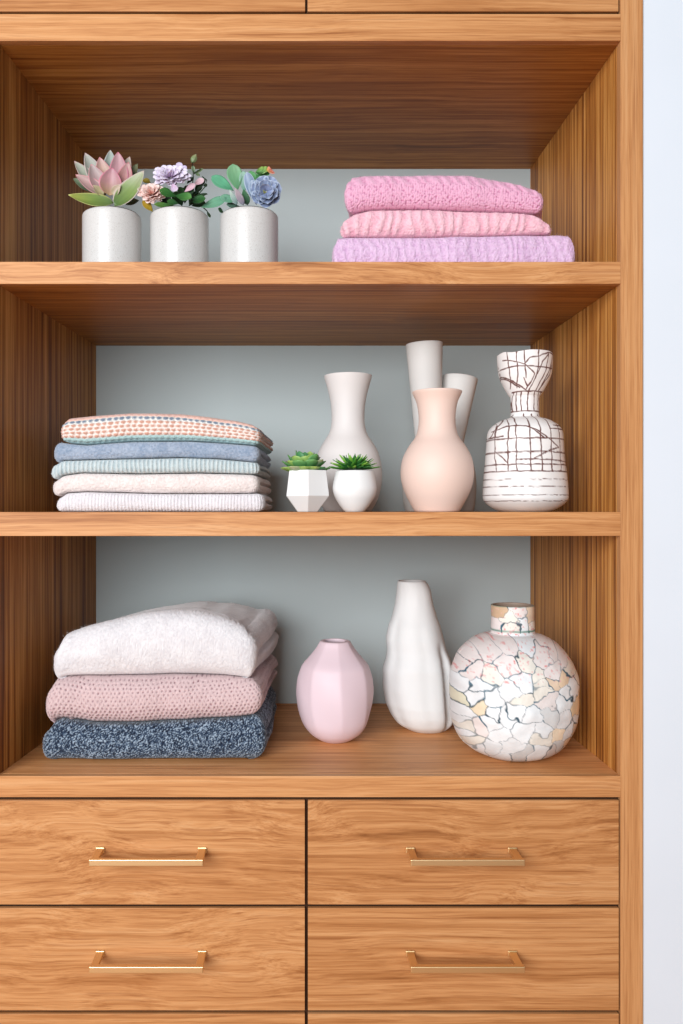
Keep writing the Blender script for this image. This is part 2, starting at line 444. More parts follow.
cz((90,530),(150,505),(240,508),(300,535),(360,575),(430,625),(370,640),(270,690),(190,692)); cz((250,510),(340,575)); cz((100,560),(105,510),(160,460)); cz((95,640),(145,705))
cz((270,690),(500,700)); cz((130,560),(80,565),(110,500))
CD_ = [[(475 + 50/5.69 - 526, 340 + y/5.69), (475 + 530/5.69 - 526, 340 + y/5.69)] for y in (800, 840, 885, 918)]
def segdist(x, y, segs, wx):
    d = np.full(x.shape, 99.0)
    for pl in segs:
        for (ax, ay), (bx_, by) in zip(pl[:-1], pl[1:]):
            vx, vy = bx_ - ax, by - ay; L = vx*vx + vy*vy + 1e-9
            t = np.clip(((x-ax)*vx + (y-ay)*vy) / L, 0, 1)
            ex, ey = (x - ax - t*vx) * wx, (y - ay - t*vy)
            d = np.minimum(d, np.sqrt(ex*ex + ey*ey))
    return d
def carafe_col(x, y, T, KK, R):
    cosf = np.abs(np.cos(T)); wx = 1 / np.maximum(cosf, 0.35)
    jx = 0.5 * vnoise(x * 0.22, y * 0.22, 3.0); jy = 0.4 * vnoise(x * 0.2, y * 0.2, 9.0)
    d = segdist(x + jx, y + jy, CL, wx)
    wd = 0.50 + 0.22 * vnoise(x * 0.5, y * 0.5, 1.0)
    m = np.clip((wd + 0.35 - d) / 0.5, 0, 1)
    d2 = segdist(x, y + 0.35 * vnoise(x * 0.3, y * 0.1, 5.0), CD_, 1.0)
    m2 = np.clip((0.42 + 0.25 - d2) / 0.5, 0, 1) * np.clip(0.75 + 1.5 * vnoise(x * 0.45, y * 3.1, 7.7), 0, 1)
    m = np.maximum(m, m2)[:, None]
    m = m * (KK[:, None] == 0)
    base = S3((236, 232, 230)) * (1 + 0.03 * vnoise(x * .2, y * .2, 2.)[:, None])
    line = S3((98, 58, 52))
    return base * (1 - m) + line * m
def carafe_def(R, T, Z, KK):
    topw = np.clip((Z - (Z.max() - 0.02)) / 0.02, 0, 1)
    dz = topw * 0.0016 * vnoise(np.cos(T) * 2.5 + 5, np.sin(T) * 2.5 + 5, 0)
    return R * (1 + 0.012 * vnoise(np.cos(T) * 2, np.sin(T) * 2, Z * 30)), 0, 0, dz
tag(lathe('vase', 524.8, 0.10, [(350,27.0),(360,26.6),(372,25),(384,19.7),(391,15.6),(394,13.9),(403,13.7),(412,13.9),(414.5,15.5),(418,25),(424,33),(431,36.4),(445,37.5),(463,39),(474,40),(493,41.3),(499.5,40.3),(505,35),(509,28.5),(511,23)],
          M_glaze, seg=560, sub=20, colf=carafe_col, deform=carafe_def, base_z=Z_SH2+EPS, wall=0.0025, inner_depth=0.2),
    'white carafe-shaped vase with a hand-drawn grid of brown lines and a cup-shaped mouth', 'vase')

# --- bottom shelf
def facet_def(R, T, Z, KK):
    n = 8; a = PI / n
    tw = 0.25 * np.sin((Z - Z.min()) * 14)
    ph = np.mod(T + 0.18 + tw * 0.5 + a, 2 * a) - a
    poly = math.cos(a) / np.cos(ph) * 1.03
    k = 0.5 * np.clip((Z - Z.min() - 0.012) / 0.03, 0, 1)
    f = 1 * (1 - k) + poly * k
    f = np.where(KK == 0, f, 1)
    zz = (Z - Z.min()) / (Z.max() - Z.min())
    f = f * (1 - 0.012 * np.sin(T * 4 + zz * 9) * (KK == 0))
    return R * f, 0, 0, 0
o = lathe('vase', 335.0, 0.190, [(638.5,13.6),(639.3,15.3),(645,18.5),(653,24.5),(663,32.5),(670,35.2),(680,37.4),(695,38.2),(711,36.4),(725,32.6),(735,26),(741,18.5),(743.5,14)],
          M_pinkv, seg=126, sub=5, deform=facet_def, base_z=Z_BOT+EPS, wall=0.0065)
tag(o, 'pale pink egg-shaped vase with soft facets and a small round mouth', 'vase')

# organic white vase, built from measured left/right outlines
rowsO = [(581,398,425),(583,397.2,427.5),(590,396.8,430.5),(605,395,433),(619,391.8,437),(627,388.6,440),(640,386,443.2),(652,387.3,446),(660,386.4,449.5),(672,382.6,452.5),(690,382.8,453.5),(706,385.5,454),(718,390.5,454.5),(727,396.5,452.5),(731.5,403,449),(733.5,409,445)]
def organic():
    Y = 0.262; s = S(Y)
    A = np.array(rowsO, float); n = 110; tt = np.linspace(0, 1, n)
    ysrc = A[:, 0]; yy = 581 + (733.5 - 581) * tt ** 1.0
    L = np.interp(yy, ysrc, A[:, 1]); Rr = np.interp(yy, ysrc, A[:, 2])
    ker = np.array([1, 2, 3, 2, 1]) / 9.
    L = np.convolve(np.pad(L, 2, 'edge'), ker, 'valid'); Rr = np.convolve(np.pad(Rr, 2, 'edge'), ker, 'valid')
    ztop = EYE + (510 - 581) * s; zb = Z_BOT + EPS
    z = ztop + (zb - ztop) * (yy - 581) / (733.5 - 581)
    seg = 160; th = np.arange(seg) / seg * 2 * PI
    cxs = (L + Rr) / 2; hw = (Rr - L) / 2
    T, ZZ = np.meshgrid(th, z); HW = np.meshgrid(th, hw)[1]; CX = np.meshgrid(th, cxs)[1]; YY = np.meshgrid(th, yy)[1]
    dep = np.clip(HW, 0, 34) * 0.95 + 1
    low = np.clip((YY - 605) / 60, 0, 1)
    foot = 1 - np.clip((YY - 722) / 14, 0, 1)
    def g(t0, w_): return np.exp(-((np.mod(T - t0 + PI, 2*PI) - PI) / w_) ** 2)
    # folds: grooves and lobes running down the front (T=0 faces the viewer, + is right)
    f = 1 - 0.22 * g(0.92 - 0.10 * low, 0.16) * np.clip((YY - 640) / 25, 0, 1) * foot
    f += 0.07 * g(1.35, 0.3) * np.clip((YY - 645) / 25, 0, 1) * foot
    f += 0.05 * g(0.50, 0.30) * low * foot - 0.02 * g(0.10, 0.16) * np.clip((YY - 600) / 40, 0, 1) * foot
    f += 0.03 * g(-0.35, 0.4) * low * foot
    f -= 0.08 * g(-0.95, 0.2) * np.clip((YY - 612) / 12, 0, 1) * foot
    f -= 0.06 * g(2.6, 0.3) * low + 0.07 * g(-2.2, 0.3) * low
    f += 0.025 * fbm(np.cos(T) * 1.6, np.sin(T) * 1.6, YY * 0.03, 2)
    X = PX(0, Y) + CX * s + HW * s * np.sin(T) * np.where(np.abs(np.sin(T)) > .9, 1, 1) * (1 + (f - 1) * np.cos(T) ** 2)
    Yv = Y - dep * s * np.cos(T) * f
    V = np.stack([X, Yv, ZZ], -1)
    # slightly uneven rim, then the inner wall
    c0 = V[0].mean(0)
    inner = []
    for sc_, dz in ((0.92, 0.0006), (0.82, -0.001), (0.80, -0.02), (0.85, -0.05), (0.02, -0.055)):
        r = c0 + (V[0] - c0) * sc_; r[:, 2] += dz; inner.append(r)
    foot_ = [V[-1].mean(0) + (V[-1] - V[-1].mean(0)) * q for q in (0.5, 0.01)]
    V = np.concatenate([np.array(inner[::-1]), V, np.array(foot_)], 0)
    m_ = V.shape[0]; i = np.arange(m_ - 1)[:, None] * seg; j = np.arange(seg)[None, :]; j2 = (j + 1) % seg
    F = np.stack([i + j, i + seg + j, i + seg + j2, i + j2], -1).reshape(-1, 4)
    me = np_mesh('vase', V.reshape(-1, 3), F)
    bm = bmesh.new(); bm.from_mesh(me); bmesh.ops.recalc_face_normals(bm, faces=bm.faces); bm.to_mesh(me); bm.free()
    return link('vase', me, M_organic, None, (PX(418, Y), Y, zb))
tag(organic(), 'tall white hand-built vase with lumpy folds and a narrow mouth, between pink and mosaic vases', 'vase')

# mosaic vase: shards as cells around measured centres (zoom coordinates x/4.553+440, y/4.556+590)
W_, C_, P_, T_, G_ = (230,232,234), (230,224,214), (230,220,217), (214,188,158), (210,210,210)
cells = [(90,330,P_),(180,265,P_),(130,280,P_),(270,240,P_),(240,330,P_),(130,365,P_),(180,375,C_),(330,300,C_),(345,235,W_),(400,280,P_),(380,350,C_),(440,340,P_),(490,390,(232,205,175)),(460,250,P_),(520,290,P_),(560,350,C_),(600,400,C_),
 (70,430,W_),(150,420,W_),(60,490,(226,220,196)),(115,490,W_),(130,512,(230,212,184)),(180,470,W_),(260,430,W_),(300,385,W_),(300,470,C_),(385,440,C_),(400,470,P_),(400,400,C_),(500,440,W_),(555,430,W_),(480,490,W_),(430,395,(230,205,180)),
 (75,560,W_),(195,535,W_),(240,535,W_),(270,520,W_),(130,620,P_),(180,590,W_),(90,640,C_),(60,600,W_),(220,640,W_),(330,540,W_),(300,620,W_),(420,560,G_),(390,600,W_),(490,560,W_),(580,530,(236,216,184)),(470,650,(236,216,190)),(400,660,C_),(530,640,W_),(570,640,(204,184,164)),(600,600,W_),
 (120,710,C_),(200,720,W_),(160,750,W_),(260,690,W_),(300,740,G_),(390,730,W_),(450,740,(205,195,190)),(480,710,G_),(540,715,(222,196,170)),(520,750,C_),(90,690,W_),(250,760,W_),(575,700,C_)]
neck = [(265,110,(200,170,140)),(300,130,C_),(340,90,P_),(360,150,W_),(400,110,(226,204,180)),(420,160,C_),(255,170,P_),(310,180,C_)]
def mosaic_col(x, y, T, KK, R):
    y = y  # photo-like coordinates at the axis depth; undo the stretch used for the foot
    yy = 602 + (y - 602) * (159.0 / 146.0)
    X = (x + 513.5 - 440) * 4.553; Yq = (yy - 590) * 4.556
    wob = 16
    Xw = X + wob * fbm(X * 0.02, Yq * 0.02, 1.0, 3); Yw = Yq + wob * fbm(X * 0.02, Yq * 0.02, 40.0, 3)
    allc = cells + neck
    P = np.array([(c[0], c[1]) for c in allc], float); Cc = np.array([S3(c[2]) for c in allc])
    isn = np.array([0]*len(cells) + [1]*len(neck), bool)
    on_neck = Yq < 196
    cosf = np.maximum(np.abs(np.cos(T)), 0.3)
    d1 = np.full(X.shape, 1e9); d2 = d1.copy(); i1 = np.zeros(X.shape, int); i2 = i1.copy()
    for i, (a, b) in enumerate(P):
        d = np.sqrt((Xw - a) ** 2 + (Yw - b) ** 2) + np.where(on_neck != isn[i], 1e4, 0)
        c1 = d < d1; c2 = (~c1) & (d < d2)
        d2 = np.where(c1, d1, np.where(c2, d, d2)); i2 = np.where(c1, i1, np.where(c2, i, i2))
        d1 = np.where(c1, d, d1); i1 = np.where(c1, i, i1)
    edge = (d2 - d1) * 0.5
    pairh = _H[(np.minimum(i1, i2) * 131 + np.maximum(i1, i2) * 977) & 4095]
    strong = np.clip(0.35 + 0.9 * pairh - np.clip((Yq - 520) / 500, 0, .35), 0.6, 1)
    wd = 1.5 + 1.7 * strong + 1.1 * fbm(X * 0.03, Yq * 0.03, 7.0, 2)
    m = np.clip((wd - edge) / 2.2, 0, 1) * strong
    base = Cc[i1] * (1 + 0.05 * (fbm(X * 0.04, Yq * 0.04, 3.0)[:, None])) * (0.95 + 0.08 * _H[(i1 * 97) & 4095][:, None])
    pinks = np.clip(fbm(X * 0.09, Yq * 0.09, 11.0, 2) - 0.45, 0, 1)[:, None] * 2 * (Yq < 400)[:, None]
    base = base * (1 - pinks) + S3((226, 176, 174)) * pinks
    lc = S3((44, 92, 112)) * (1 - 0.5 * (vnoise(X * 0.02, Yq * 0.02, 5.)[:, None] > 0)) + 0
    m = m[:, None]
    # green bands at the neck's foot and rim
    band = (np.exp(-((Yq - 188) / 5.0) ** 2) + np.exp(-((Yq - 68) / 4.0) ** 2) * 0.8)[:, None] * (0.75 + 0.4 * vnoise(X * 0.05, Yq * 0.2, 2.)[:, None])
    out = base * (1 - m) + lc * m
    band = np.clip(band, 0, 1) * (R < 23.2)[:, None]
    out = out * (1 - band) + S3((70, 120, 105)) * band
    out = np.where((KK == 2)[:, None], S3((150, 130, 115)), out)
    return np.clip(out, 0, 1)
def mosaic_def(R, T, Z, KK):
    s = S(0.112); X = R * np.sin(T) / s; Yq = 510 - (Z - EYE) / s
    n = fbm(X * 0.06 + 3 * (np.cos(T) < 0), Yq * 0.06, 2.0, 2)
    return R * (1 + 0.010 * np.round(n * 4) / 4 + 0.006 * n), 0, 0, np.where(KK == 2, 0, 0)
tag(lathe('vase', 512.6, 0.112, [(602.5,20.4),(604,21),(617,21.2),(630,21.4),(632.5,23),(634,29),(638,37.5),(644,45),(653,52.5),(664,58.4),(677,62.3),(692,62.8),(708,62.2),(722,60.6),(735,57),(747,50),(755,41),(760,30),(761,26)],
          M_glaze, seg=512, sub=18, colf=mosaic_col, deform=mosaic_def, base_z=Z_BOT+EPS, wall=0.004, inner_depth=0.15),
    'round bottle-shaped vase covered in a mosaic of cracked white and cream shards', 'vase')

# ------------------------------------------------------------------ folded knitwear
def smoothpoly(pts, x):
    p = np.array(pts, float)
    # monotone-ish smooth interpolation: dense linear, then blur
    xs = np.linspace(p[0, 0] - 8, p[-1, 0] + 8, 400); ys = np.interp(xs, p[:, 0], p[:, 1])
    k = np.hanning(19); k /= k.sum(); ys = np.convolve(np.pad(ys, 9, 'edge'), k, 'valid')
    return np.interp(x, xs, ys)
def folded(name, Yf, depth, fl, fr, br, bl, top, bot, mat, pattern, rad=0.55, corner=0.022, seed=0, base_z=None, layers=2, sag=0.0, hump=None, floorpy=None, dens=1.0, Yref=None):
    """A folded garment: rounded slab with thread relief.  fl/fr = photo x of the front face's ends,
    br/bl = photo x of the ends at the back; top/bot = photo outlines of the upper and lower side."""
    Yb = Yf + depth; s = S(Yf); sr = S(Yref if Yref is not None else Yf)
    corners = [(PX(fl, Yf), Yf), (PX(fr, Yf), Yf), (PX(br, Yb), Yb), (PX(bl, Yb), Yb)]
    nfr, nsd, nbk = int((fr - fl) * 2.0 * dens), int(100 * dens), 60
    # rounded quadrilateral contour, counter-clockwise starting at the front left
    def round_corner(pp, pc, pn, r, n):
        pp, pc, pn = map(np.array, (pp, pc, pn))
        a = pc + (pp - pc) / np.linalg.norm(pp - pc) * r; b = pc + (pn - pc) / np.linalg.norm(pn - pc) * r
        t = np.linspace(0, 1, n)[:, None]
        return (1-t)**2 * a + 2*t*(1-t) * pc + t*t * b
    C = []
    cr = [corner * 0.8, corner * 0.7, corner * 1.2, corner * 1.2]
    arcs = [round_corner(corners[i-1], corners[i], corners[(i+1) % 4], cr[i], 24) for i in range(4)]
    counts = [nfr, nsd, nbk, nsd]
    for i in range(4):
        C.append(arcs[i][:-1])
        a, b = arcs[i][-1], arcs[(i+1) % 4][0]
        t = np.linspace(0, 1, counts[i], endpoint=False)[:, None]
        C.append(a * (1-t) + b * t)
    C = np.concatenate(C, 0); M = len(C)
    nxt = np.roll(C, -1, 0); prv = np.roll(C, 1, 0); tg = nxt - prv; tg /= np.linalg.norm(tg, axis=1)[:, None]
    nrm = np.stack([tg[:, 1], -tg[:, 0]], 1)          # outward
    u = np.concatenate([[0], np.cumsum(np.linalg.norm(np.diff(C, axis=0), axis=1))])
    ctr = C.mean(0)
    # heights at the contour
    def zt(x, y):
        px = x / s + 290
        h = EYE + (510 - smoothpoly(top, px)) * sr
        if hump is not None: h = h + hump(px, (y - Yf) / depth)
        return h
    def zb_(x, y):
        px = x / s + 290
        if base_z is not None: return np.full(np.shape(px), base_z)
        return EYE + (510 - smoothpoly(bot, px)) * sr
    ns = int(72 * dens)
    rings = []; uv = []; side = []; ph_all = []
    # bottom cap, side, top cap
    nc = 10
    phis = np.linspace(-PI/2, PI/2, ns)
    isfront = np.clip(-nrm[:, 1], 0, 1)
    for q in np.linspace(0.02, 0.93, nc): rings.append(('b', q))
    for ph in phis: rings.append(('s', ph))
    for q in np.linspace(0.93, 0.02, nc): rings.append(('t', q))
    XYZ = np.zeros((len(rings), M, 3)); UV = np.zeros((len(rings), M, 2)); NR = np.zeros((len(rings), M, 3)); FR = np.zeros((len(rings), M))
    z_t0 = zt(C[:, 0], C[:, 1]); z_b0 = zb_(C[:, 0], C[:, 1]); H = np.maximum(z_t0 - z_b0, 0.006)
    rb = H * rad * (0.9 + 0.15 * vnoise(u * 18, seed * 3.1, 0.5))
    n_ = 2.35
    jag = 0.0022 * vnoise(u * 30, seed * 1.7, 2.0)
    side_w = np.clip(nrm[:, 0] * 1.4 - 0.35, 0, 1) * np.clip((C[:, 1] - Yf - 0.022) / 0.03, 0, 1)
    for k_, (kd, q) in enumerate(rings):
        if kd == 's':
            cs, sn = abs(math.cos(q)) ** (2 / n_), math.copysign(abs(math.sin(q)) ** (2 / n_), q)
            inset = rb * (1 - cs) + jag
            v = (sn + 1) / 2
            # the folded layers part along the short sides
            if layers > 1:
                for lk in range(1, layers):
                    vc = lk / layers + 0.06 * vnoise(u * 9, seed * 5.3 + lk, 1.0)
                    inset = inset + side_w * 0.010 * np.exp(-((v - vc) / 0.07) ** 2)
            xy = C - nrm * inset[:, None]
            zz = z_b0 + (z_t0 - z_b0) * v
            nz = math.sin(q); NR[k_, :, :2] = nrm * math.cos(q); NR[k_, :, 2] = nz
            UV[k_, :, 0] = u; UV[k_, :, 1] = v * H * 1.25
            FR[k_] = v
        else:
            edge = C - nrm * (rb + jag)[:, None]
            # deep caps are sheared with the same spacing
            sc_ = q / 1.0
            mid = np.stack([ctr[0] + (edge[:, 0] - ctr[0]) * 0.55, np.full(M, ctr[1])], 1)
            xy = mid + (edge - mid) * sc_
            if kd == 't':
                zz = zt(xy[:, 0], xy[:, 1]) - sag * (1 - sc_)
                NR[k_, :, 2] = 1; FR[k_] = 1
                UV[k_, :, 1] = H * 1.25 + np.linalg.norm(edge - xy, axis=1)
            else:
                zz = zb_(xy[:, 0], xy[:, 1])
                NR[k_, :, 2] = -1; FR[k_] = 0
                UV[k_, :, 1] = -np.linalg.norm(edge - xy, axis=1)
            UV[k_, :, 0] = u
        XYZ[k_, :, 0] = xy[:, 0]; XYZ[k_, :, 1] = xy[:, 1]; XYZ[k_, :, 2] = zz
    # soft bulges, then thread relief and yarn colour with shade painted into the hollows
    bul = 0.0018 * fbm(XYZ[..., 0] * 14 + seed, XYZ[..., 2] * 30, XYZ[..., 1] * 10, 2)
    Hn = np.broadcast_to(H[None, :], FR.shape)
    disp, colr = pattern(UV[..., 0], UV[..., 1], FR, Hn, XYZ)
    inner = np.zeros(len(rings)); inner[nc-4:len(rings)-nc+4] = 1
    amt = inner[:, None]
    tot = (bul + disp) * amt
    nzc = np.abs(NR[..., 2]); keep = np.clip((0.97 - nzc) / 0.25, 0, 1)
    if hump is not None: keep = np.where(NR[..., 2] > 0, 1.0, keep)
    XYZ += NR * (tot * keep)[..., None]
    if base_z is not None: XYZ[..., 2] = np.maximum(XYZ[..., 2], base_z)
    R_ = len(rings); i = np.arange(R_ - 1)[:, None] * M; j = np.arange(M)[None, :]; j2 = (j + 1) % M
    F = np.stack([i + j, i + j2, i + M + j2, i + M + j], -1).reshape(-1, 4)
    me = np_mesh(name, XYZ.reshape(-1, 3), F, True, colr.reshape(-1, 3), UV.reshape(-1, 2))
    return link(name, me, mat, None, (ctr[0], ctr[1], float(z_b0.min()))), (XYZ, NR, F)

def ribbed(col, col2, period, depth, fine=0.0012, slant=0.0, groove_shade=0.5, irregular=0.25, speck=0.4):
    a, b = S3(col), S3(col2)
    def f(u, v, fr, H, X):
        w_ = u + slant * v + irregular * period * vnoise(u * 40, v * 25, 1.0)
        ph = w_ / period * 2 * PI
        ridge = np.sign(np.cos(ph)) * np.abs(np.cos(ph)) ** 0.7
        st = np.sin(v / fine * 2 * PI / 2 + 1.3 * np.sin(ph / 2)) 
        g = vnoise(u * 900, v * 900, 3.0)
        g2 = vnoise(u * 430, v * 430, 6.0)
        d = depth * ridge + 0.0002 * st + 0.0003 * g + speck * 0.0009 * g2
        m = np.clip(0.5 - 0.5 * ridge, 0, 1) * groove_shade + 0.12 * (g > 0.1) + speck * 0.55 * np.clip(-g2, 0, 1) + 0.12 * vnoise(u * 120, v * 120, 8.)  # second colour paints shade into the grooves between ribs
        m = np.clip(m, 0, 1)[..., None]
        return d, a * (1 - m) + b * m
    return f
def boucle(col, col2, cell, depth, rib_from=None, rib_period=0.013, crevice_shade=0.6):
    a, b = S3(col), S3(col2)
    def f(u, v, fr, H, X):
        x = u / cell; y = v / cell
        xi, yi = np.floor(x).astype(int), np.floor(y).astype(int)
        d = np.full(x.shape, 9.0)
        for dx in (-1, 0, 1):
            for dy in (-1, 0, 1):
                cx_, cy_ = xi + dx, yi + dy
                h1 = _H[(cx_ * 127 + cy_ * 311 + 7) & 4095]; h2 = _H[(cx_ * 269 + cy_ * 183 + 77) & 4095]
                d = np.minimum(d, np.hypot(x - cx_ - 0.15 - 0.7 * h1, y - cy_ - 0.15 - 0.7 * h2))
        k = np.clip(1 - d / 0.75, 0, 1)
        disp = depth * (np.sqrt(k) - 0.5)
        m = np.clip((0.42 - k) * 2.2, 0, 1) * crevice_shade  # crevices between the nubs are coloured darker as painted shade
        if rib_from is not None:
            r = np.clip((fr - rib_from) / 0.06, 0, 1)
            rr = np.cos((u + 0.5 * v) / rib_period * 2 * PI + 1.5 * vnoise(u * 60, v * 60, 1.))
            disp = disp * (1 - 0.55 * r) + r * 0.0007 * rr
            m = m * (1 - 0.55 * r) + r * 0.25 * np.clip(-rr, 0, 1)  # rib hollows get painted shade too
        m = np.clip(m + 0.12 * vnoise(u * 200, v * 200, 4.0), 0, 1)[..., None]
        return disp, a * (1 - m) + b * m
    return f
def fuzzy(col, col2, fine=0.0035, depth=0.0005):
    a, b = S3(col), S3(col2)
    def f(u, v, fr, H, X):
        g = fbm(u * 420, v * 420, 2.0, 2); c = np.sin(u / fine * 2 * PI + 1.5 * vnoise(u*80, v*80, 1.)) * np.sin(v / fine * 2 * PI)
        d = depth * g + 0.00018 * c
        m = np.clip(0.35 + 0.35 * g + 0.25 * vnoise(u * 60, v * 60, 9.0) - 0.1 * c, 0, 1)[..., None]
        return d, a * (1 - m) + b * m
    return f
def marled(cols, weights):
    cs = [S3(c) for c in cols]
    def f(u, v, fr, H, X):
        g = fbm(u * 640, v * 760, 2.0, 2) + 0.35 * np.sin(u / 0.004 * 2 * PI + 3 * vnoise(u*90, v*90, 1.)) * np.sin(v / 0.005 * 2 * PI + u * 700)
        t = np.clip(0.38 + 0.75 * g, 0, 1)[..., None]
        lo = cs[0] * (1 - np.clip(t * 2, 0, 1)) + cs[1] * np.clip(t * 2, 0, 1)
        out = lo * (1 - np.clip(t * 2 - 1, 0, 1)) + cs[2] * np.clip(t * 2 - 1, 0, 1)
        return 0.0009 * g, out
    return f
def holes(col, col2, cw=0.0072, ch=0.0075):
    a, b = S3(col), S3(col2)
    def f(u, v, fr, H, X):
        row = np.floor(v / ch)
        x = u / cw + 0.5 * np.mod(row, 2) + 0.28 * vnoise(u * 110, v * 110, 2.); y = v / ch + 0.22 * vnoise(u * 90, v * 50, 12.)
        row = np.floor(y)
        fx = x - np.floor(x) - 0.5; fy = y - np.floor(y) - 0.5
        big = np.clip((0.42 - fr) / 0.1, 0, 1)
        d = np.hypot(fx * 1.15, fy * (0.95 - .25 * big))
        hole = np.clip(1 - d / (0.30 + 0.07 * big), 0, 1)
        keep = _H[(np.floor(x).astype(int) * 71 + row.astype(int) * 913) & 4095]
        hole = hole * (0.45 + 0.55 * keep)
        g = vnoise(u * 700, v * 700, 2.0)
        m = np.clip(hole * 1.3 + 0.15 * g + 0.1, 0, 1)[..., None]  # darker colour in each stitch hole is painted shade
        return -0.0026 * hole ** 0.7 + 0.0004 * g, a * (1 - m) + b * m
    return f
def stripes_pattern():
    cr = S3((236, 228, 222)); og = S3((196, 134, 110)); bl = S3((78, 102, 130)); mi = S3((168, 198, 198)); pk = S3((226, 182, 168))
    def f(u, v, fr, H, X):
        t = 1 - fr      # 0 at the top edge
        rows_ = 7.4
        y = t * rows_; r = np.floor(y); fy = y - r - 0.5
        cw = 0.0098
        x = u / cw + 0.25 * np.mod(r, 2) + 0.10 * vnoise(u * 90, v * 90, 1.); fx = x - np.floor(x) - 0.5
        e = np.clip(1 - np.hypot(fx * 1.8, fy * 2.0 + 0.7 * np.abs(fx) - 0.2), 0, 1)
        e = e * (0.7 + 0.5 * _H[(np.floor(x).astype(int) * 37 + r.astype(int) * 911) & 4095])
        blob = np.clip(e * 2.0 + 0.25 * vnoise(u * 600, v * 600, 5.), 0, 1)[..., None]
        rc = r[..., None]
        accent = np.where(rc == 0, pk, np.where(rc == 1, bl, np.where(rc >= 6, mi * 0.85, og)))
        ground = np.where(rc >= 6, mi, np.where(rc == 0, pk, np.where((rc == 3) | (rc == 5), cr * 0.85 + pk * 0.15, cr)))
        ground = np.where(rc == 1, cr * .8 + mi * .2, ground)
        col = ground * (1 - 0.85 * blob) + accent * blob * 0.85
        V_ = np.cos(fx * 2 * PI) * 0.5 + np.cos(fy * 2 * PI) * 0.6
        g = vnoise(u * 700, v * 700, 2.0)
        return 0.0011 * V_ + 0.0003 * g, np.clip(col * (1 + 0.08 * g[..., None]), 0, 1)
    return f
# thin stray fibres standing off brushed yarn
def fibres(parent, data, n, col, length, seed, name='loose_fibres'):
    XYZ, NR, F = data
    rs = np.random.RandomState(seed)
    R_, M = XYZ.shape[:2]
    ri = rs.randint(12, R_ - 6, n); ci = rs.randint(0, M, n)
    P = XYZ[ri, ci]; Nn = NR[ri, ci]
    ok = Nn[:, 2] > -0.5; P, Nn = P[ok], Nn[ok]; n = len(P)
    d = Nn * 0.55 + rs.normal(0, 0.7, (n, 3)); d /= np.linalg.norm(d, axis=1)[:, None]
    d2 = d + rs.normal(0, 0.6, (n, 3)); d2 /= np.linalg.norm(d2, axis=1)[:, None]
    L = (length * (0.4 + rs.rand(n)))[:, None]
    w_ = 0.00007
    side = np.cross(d, rs.normal(0, 1, (n, 3))); side /= np.linalg.norm(side, axis=1)[:, None]
    side2 = np.cross(d, side)
    V = []
    pts = [P, P + d * L * 0.5, P + d * L * 0.5 + d2 * L * 0.5]
    for k_, p in enumerate(pts):
        ww = w_ * (1 - 0.35 * k_)
        V += [p + side * ww, p - side * ww * 0.5 + side2 * ww, p - side * ww * 0.5 - side2 * ww]
    V = np.stack(V, 1).reshape(-1, 3)
    b = np.arange(n)[:, None] * 9
    F2 = []
    for k_ in (0, 3):
        for a in range(3):
            F2.append(b + np.array([[k_ + a, k_ + (a+1) % 3, k_ + 3 + (a+1) % 3, k_ + 3 + a]]))
    F2 = np.concatenate(F2, 0)
    me = np_mesh(name, V, F2, True, np.tile(S3(col), (len(V), 1)))
    o = bpy.data.objects.new(name, me); COL.objects.link(o); me.materials.append(M_fuzz)
    me.transform(Matrix.Translation(-parent.location)); o.parent = parent
    o['kind'] = 'stuff'
    return o

G1 = 'folded pink knits on the top shelf'
G2 = 'folded sweaters on the middle shelf'
G3 = 'folded sweaters on the bottom shelf'
# top shelf
Yf = 0.045
b1 = [(334,238),(345,236.5),(380,236),(430,236),(470,235.2),(520,234),(560,233.5),(574,236)]
b1 = [(x, y - 1.2) for x, y in b1]
o, d = folded('folded_sweater', Yf, 0.26, 333, 575, 540, 345, b1, None, M_knit, ribbed((228,194,222), (196,150,190), 0.0135, 0.00050, slant=0.10, groove_shade=0.22, irregular=0.7, speck=1.0), rad=0.32, corner=0.012, seed=1, base_z=Z_SH1 + EPS, Yref=Yf)
tag(o, 'lavender-pink ribbed knit, folded, at the bottom of the pink stack', 'sweater', G1); fibres(o, d, 3500, (232,196,226), 0.004, 1)
b2 = [(338,226),(347,219),(356,214),(372,210),(400,208.5),(430,209),(470,211),(510,212.5),(530,214.5),(542,219),(548,226)]
b2 = [(x, y - 3) for x, y in b2]
b1b = [(p[0], p[1] - 0.9) for p in b1]
o, d = folded('folded_sweater', Yf + 0.004, 0.25, 341, 550, 540, 352, b2, b1b, M_knit, ribbed((244,198,208), (222,152,172), 0.0165, 0.0010, slant=-0.05, groove_shade=0.40, irregular=0.5, speck=0.8), rad=0.5, corner=0.02, seed=2, Yref=Yf)
tag(o, 'candy pink ribbed knit, folded, in the middle of the pink stack', 'sweater', G1); fibres(o, d, 3000, (248,204,218), 0.004, 2)
b3 = [(345,182),(352,177.5),(365,175.5),(400,175),(440,174.5),(470,175),(500,180),(525,186),(541,193)]
b3 = [(x, y - 3.6) for x, y in b3]
b2b = [(345,216),(356,213),(372,209.6),(400,208.1),(430,208.6),(470,210.6),(510,212.1),(530,213.5),(542,214)]
b2b = [(x, y - 3.6) for x, y in b2b]
o, d = folded('folded_sweater', Yf + 0.002, 0.24, 346, 543, 534, 356, b3, b2b, M_knit, boucle((232,176,202), (176,84,130), 0.0036, 0.0024, rib_from=0.62, rib_period=0.017, crevice_shade=0.8), rad=0.42, corner=0.014, seed=3, Yref=Yf)
tag(o, 'rose pink nubbly textured knit, folded, on top of the pink stack', 'sweater', G1); fibres(o, d, 3000, (240,190,214), 0.004, 3)

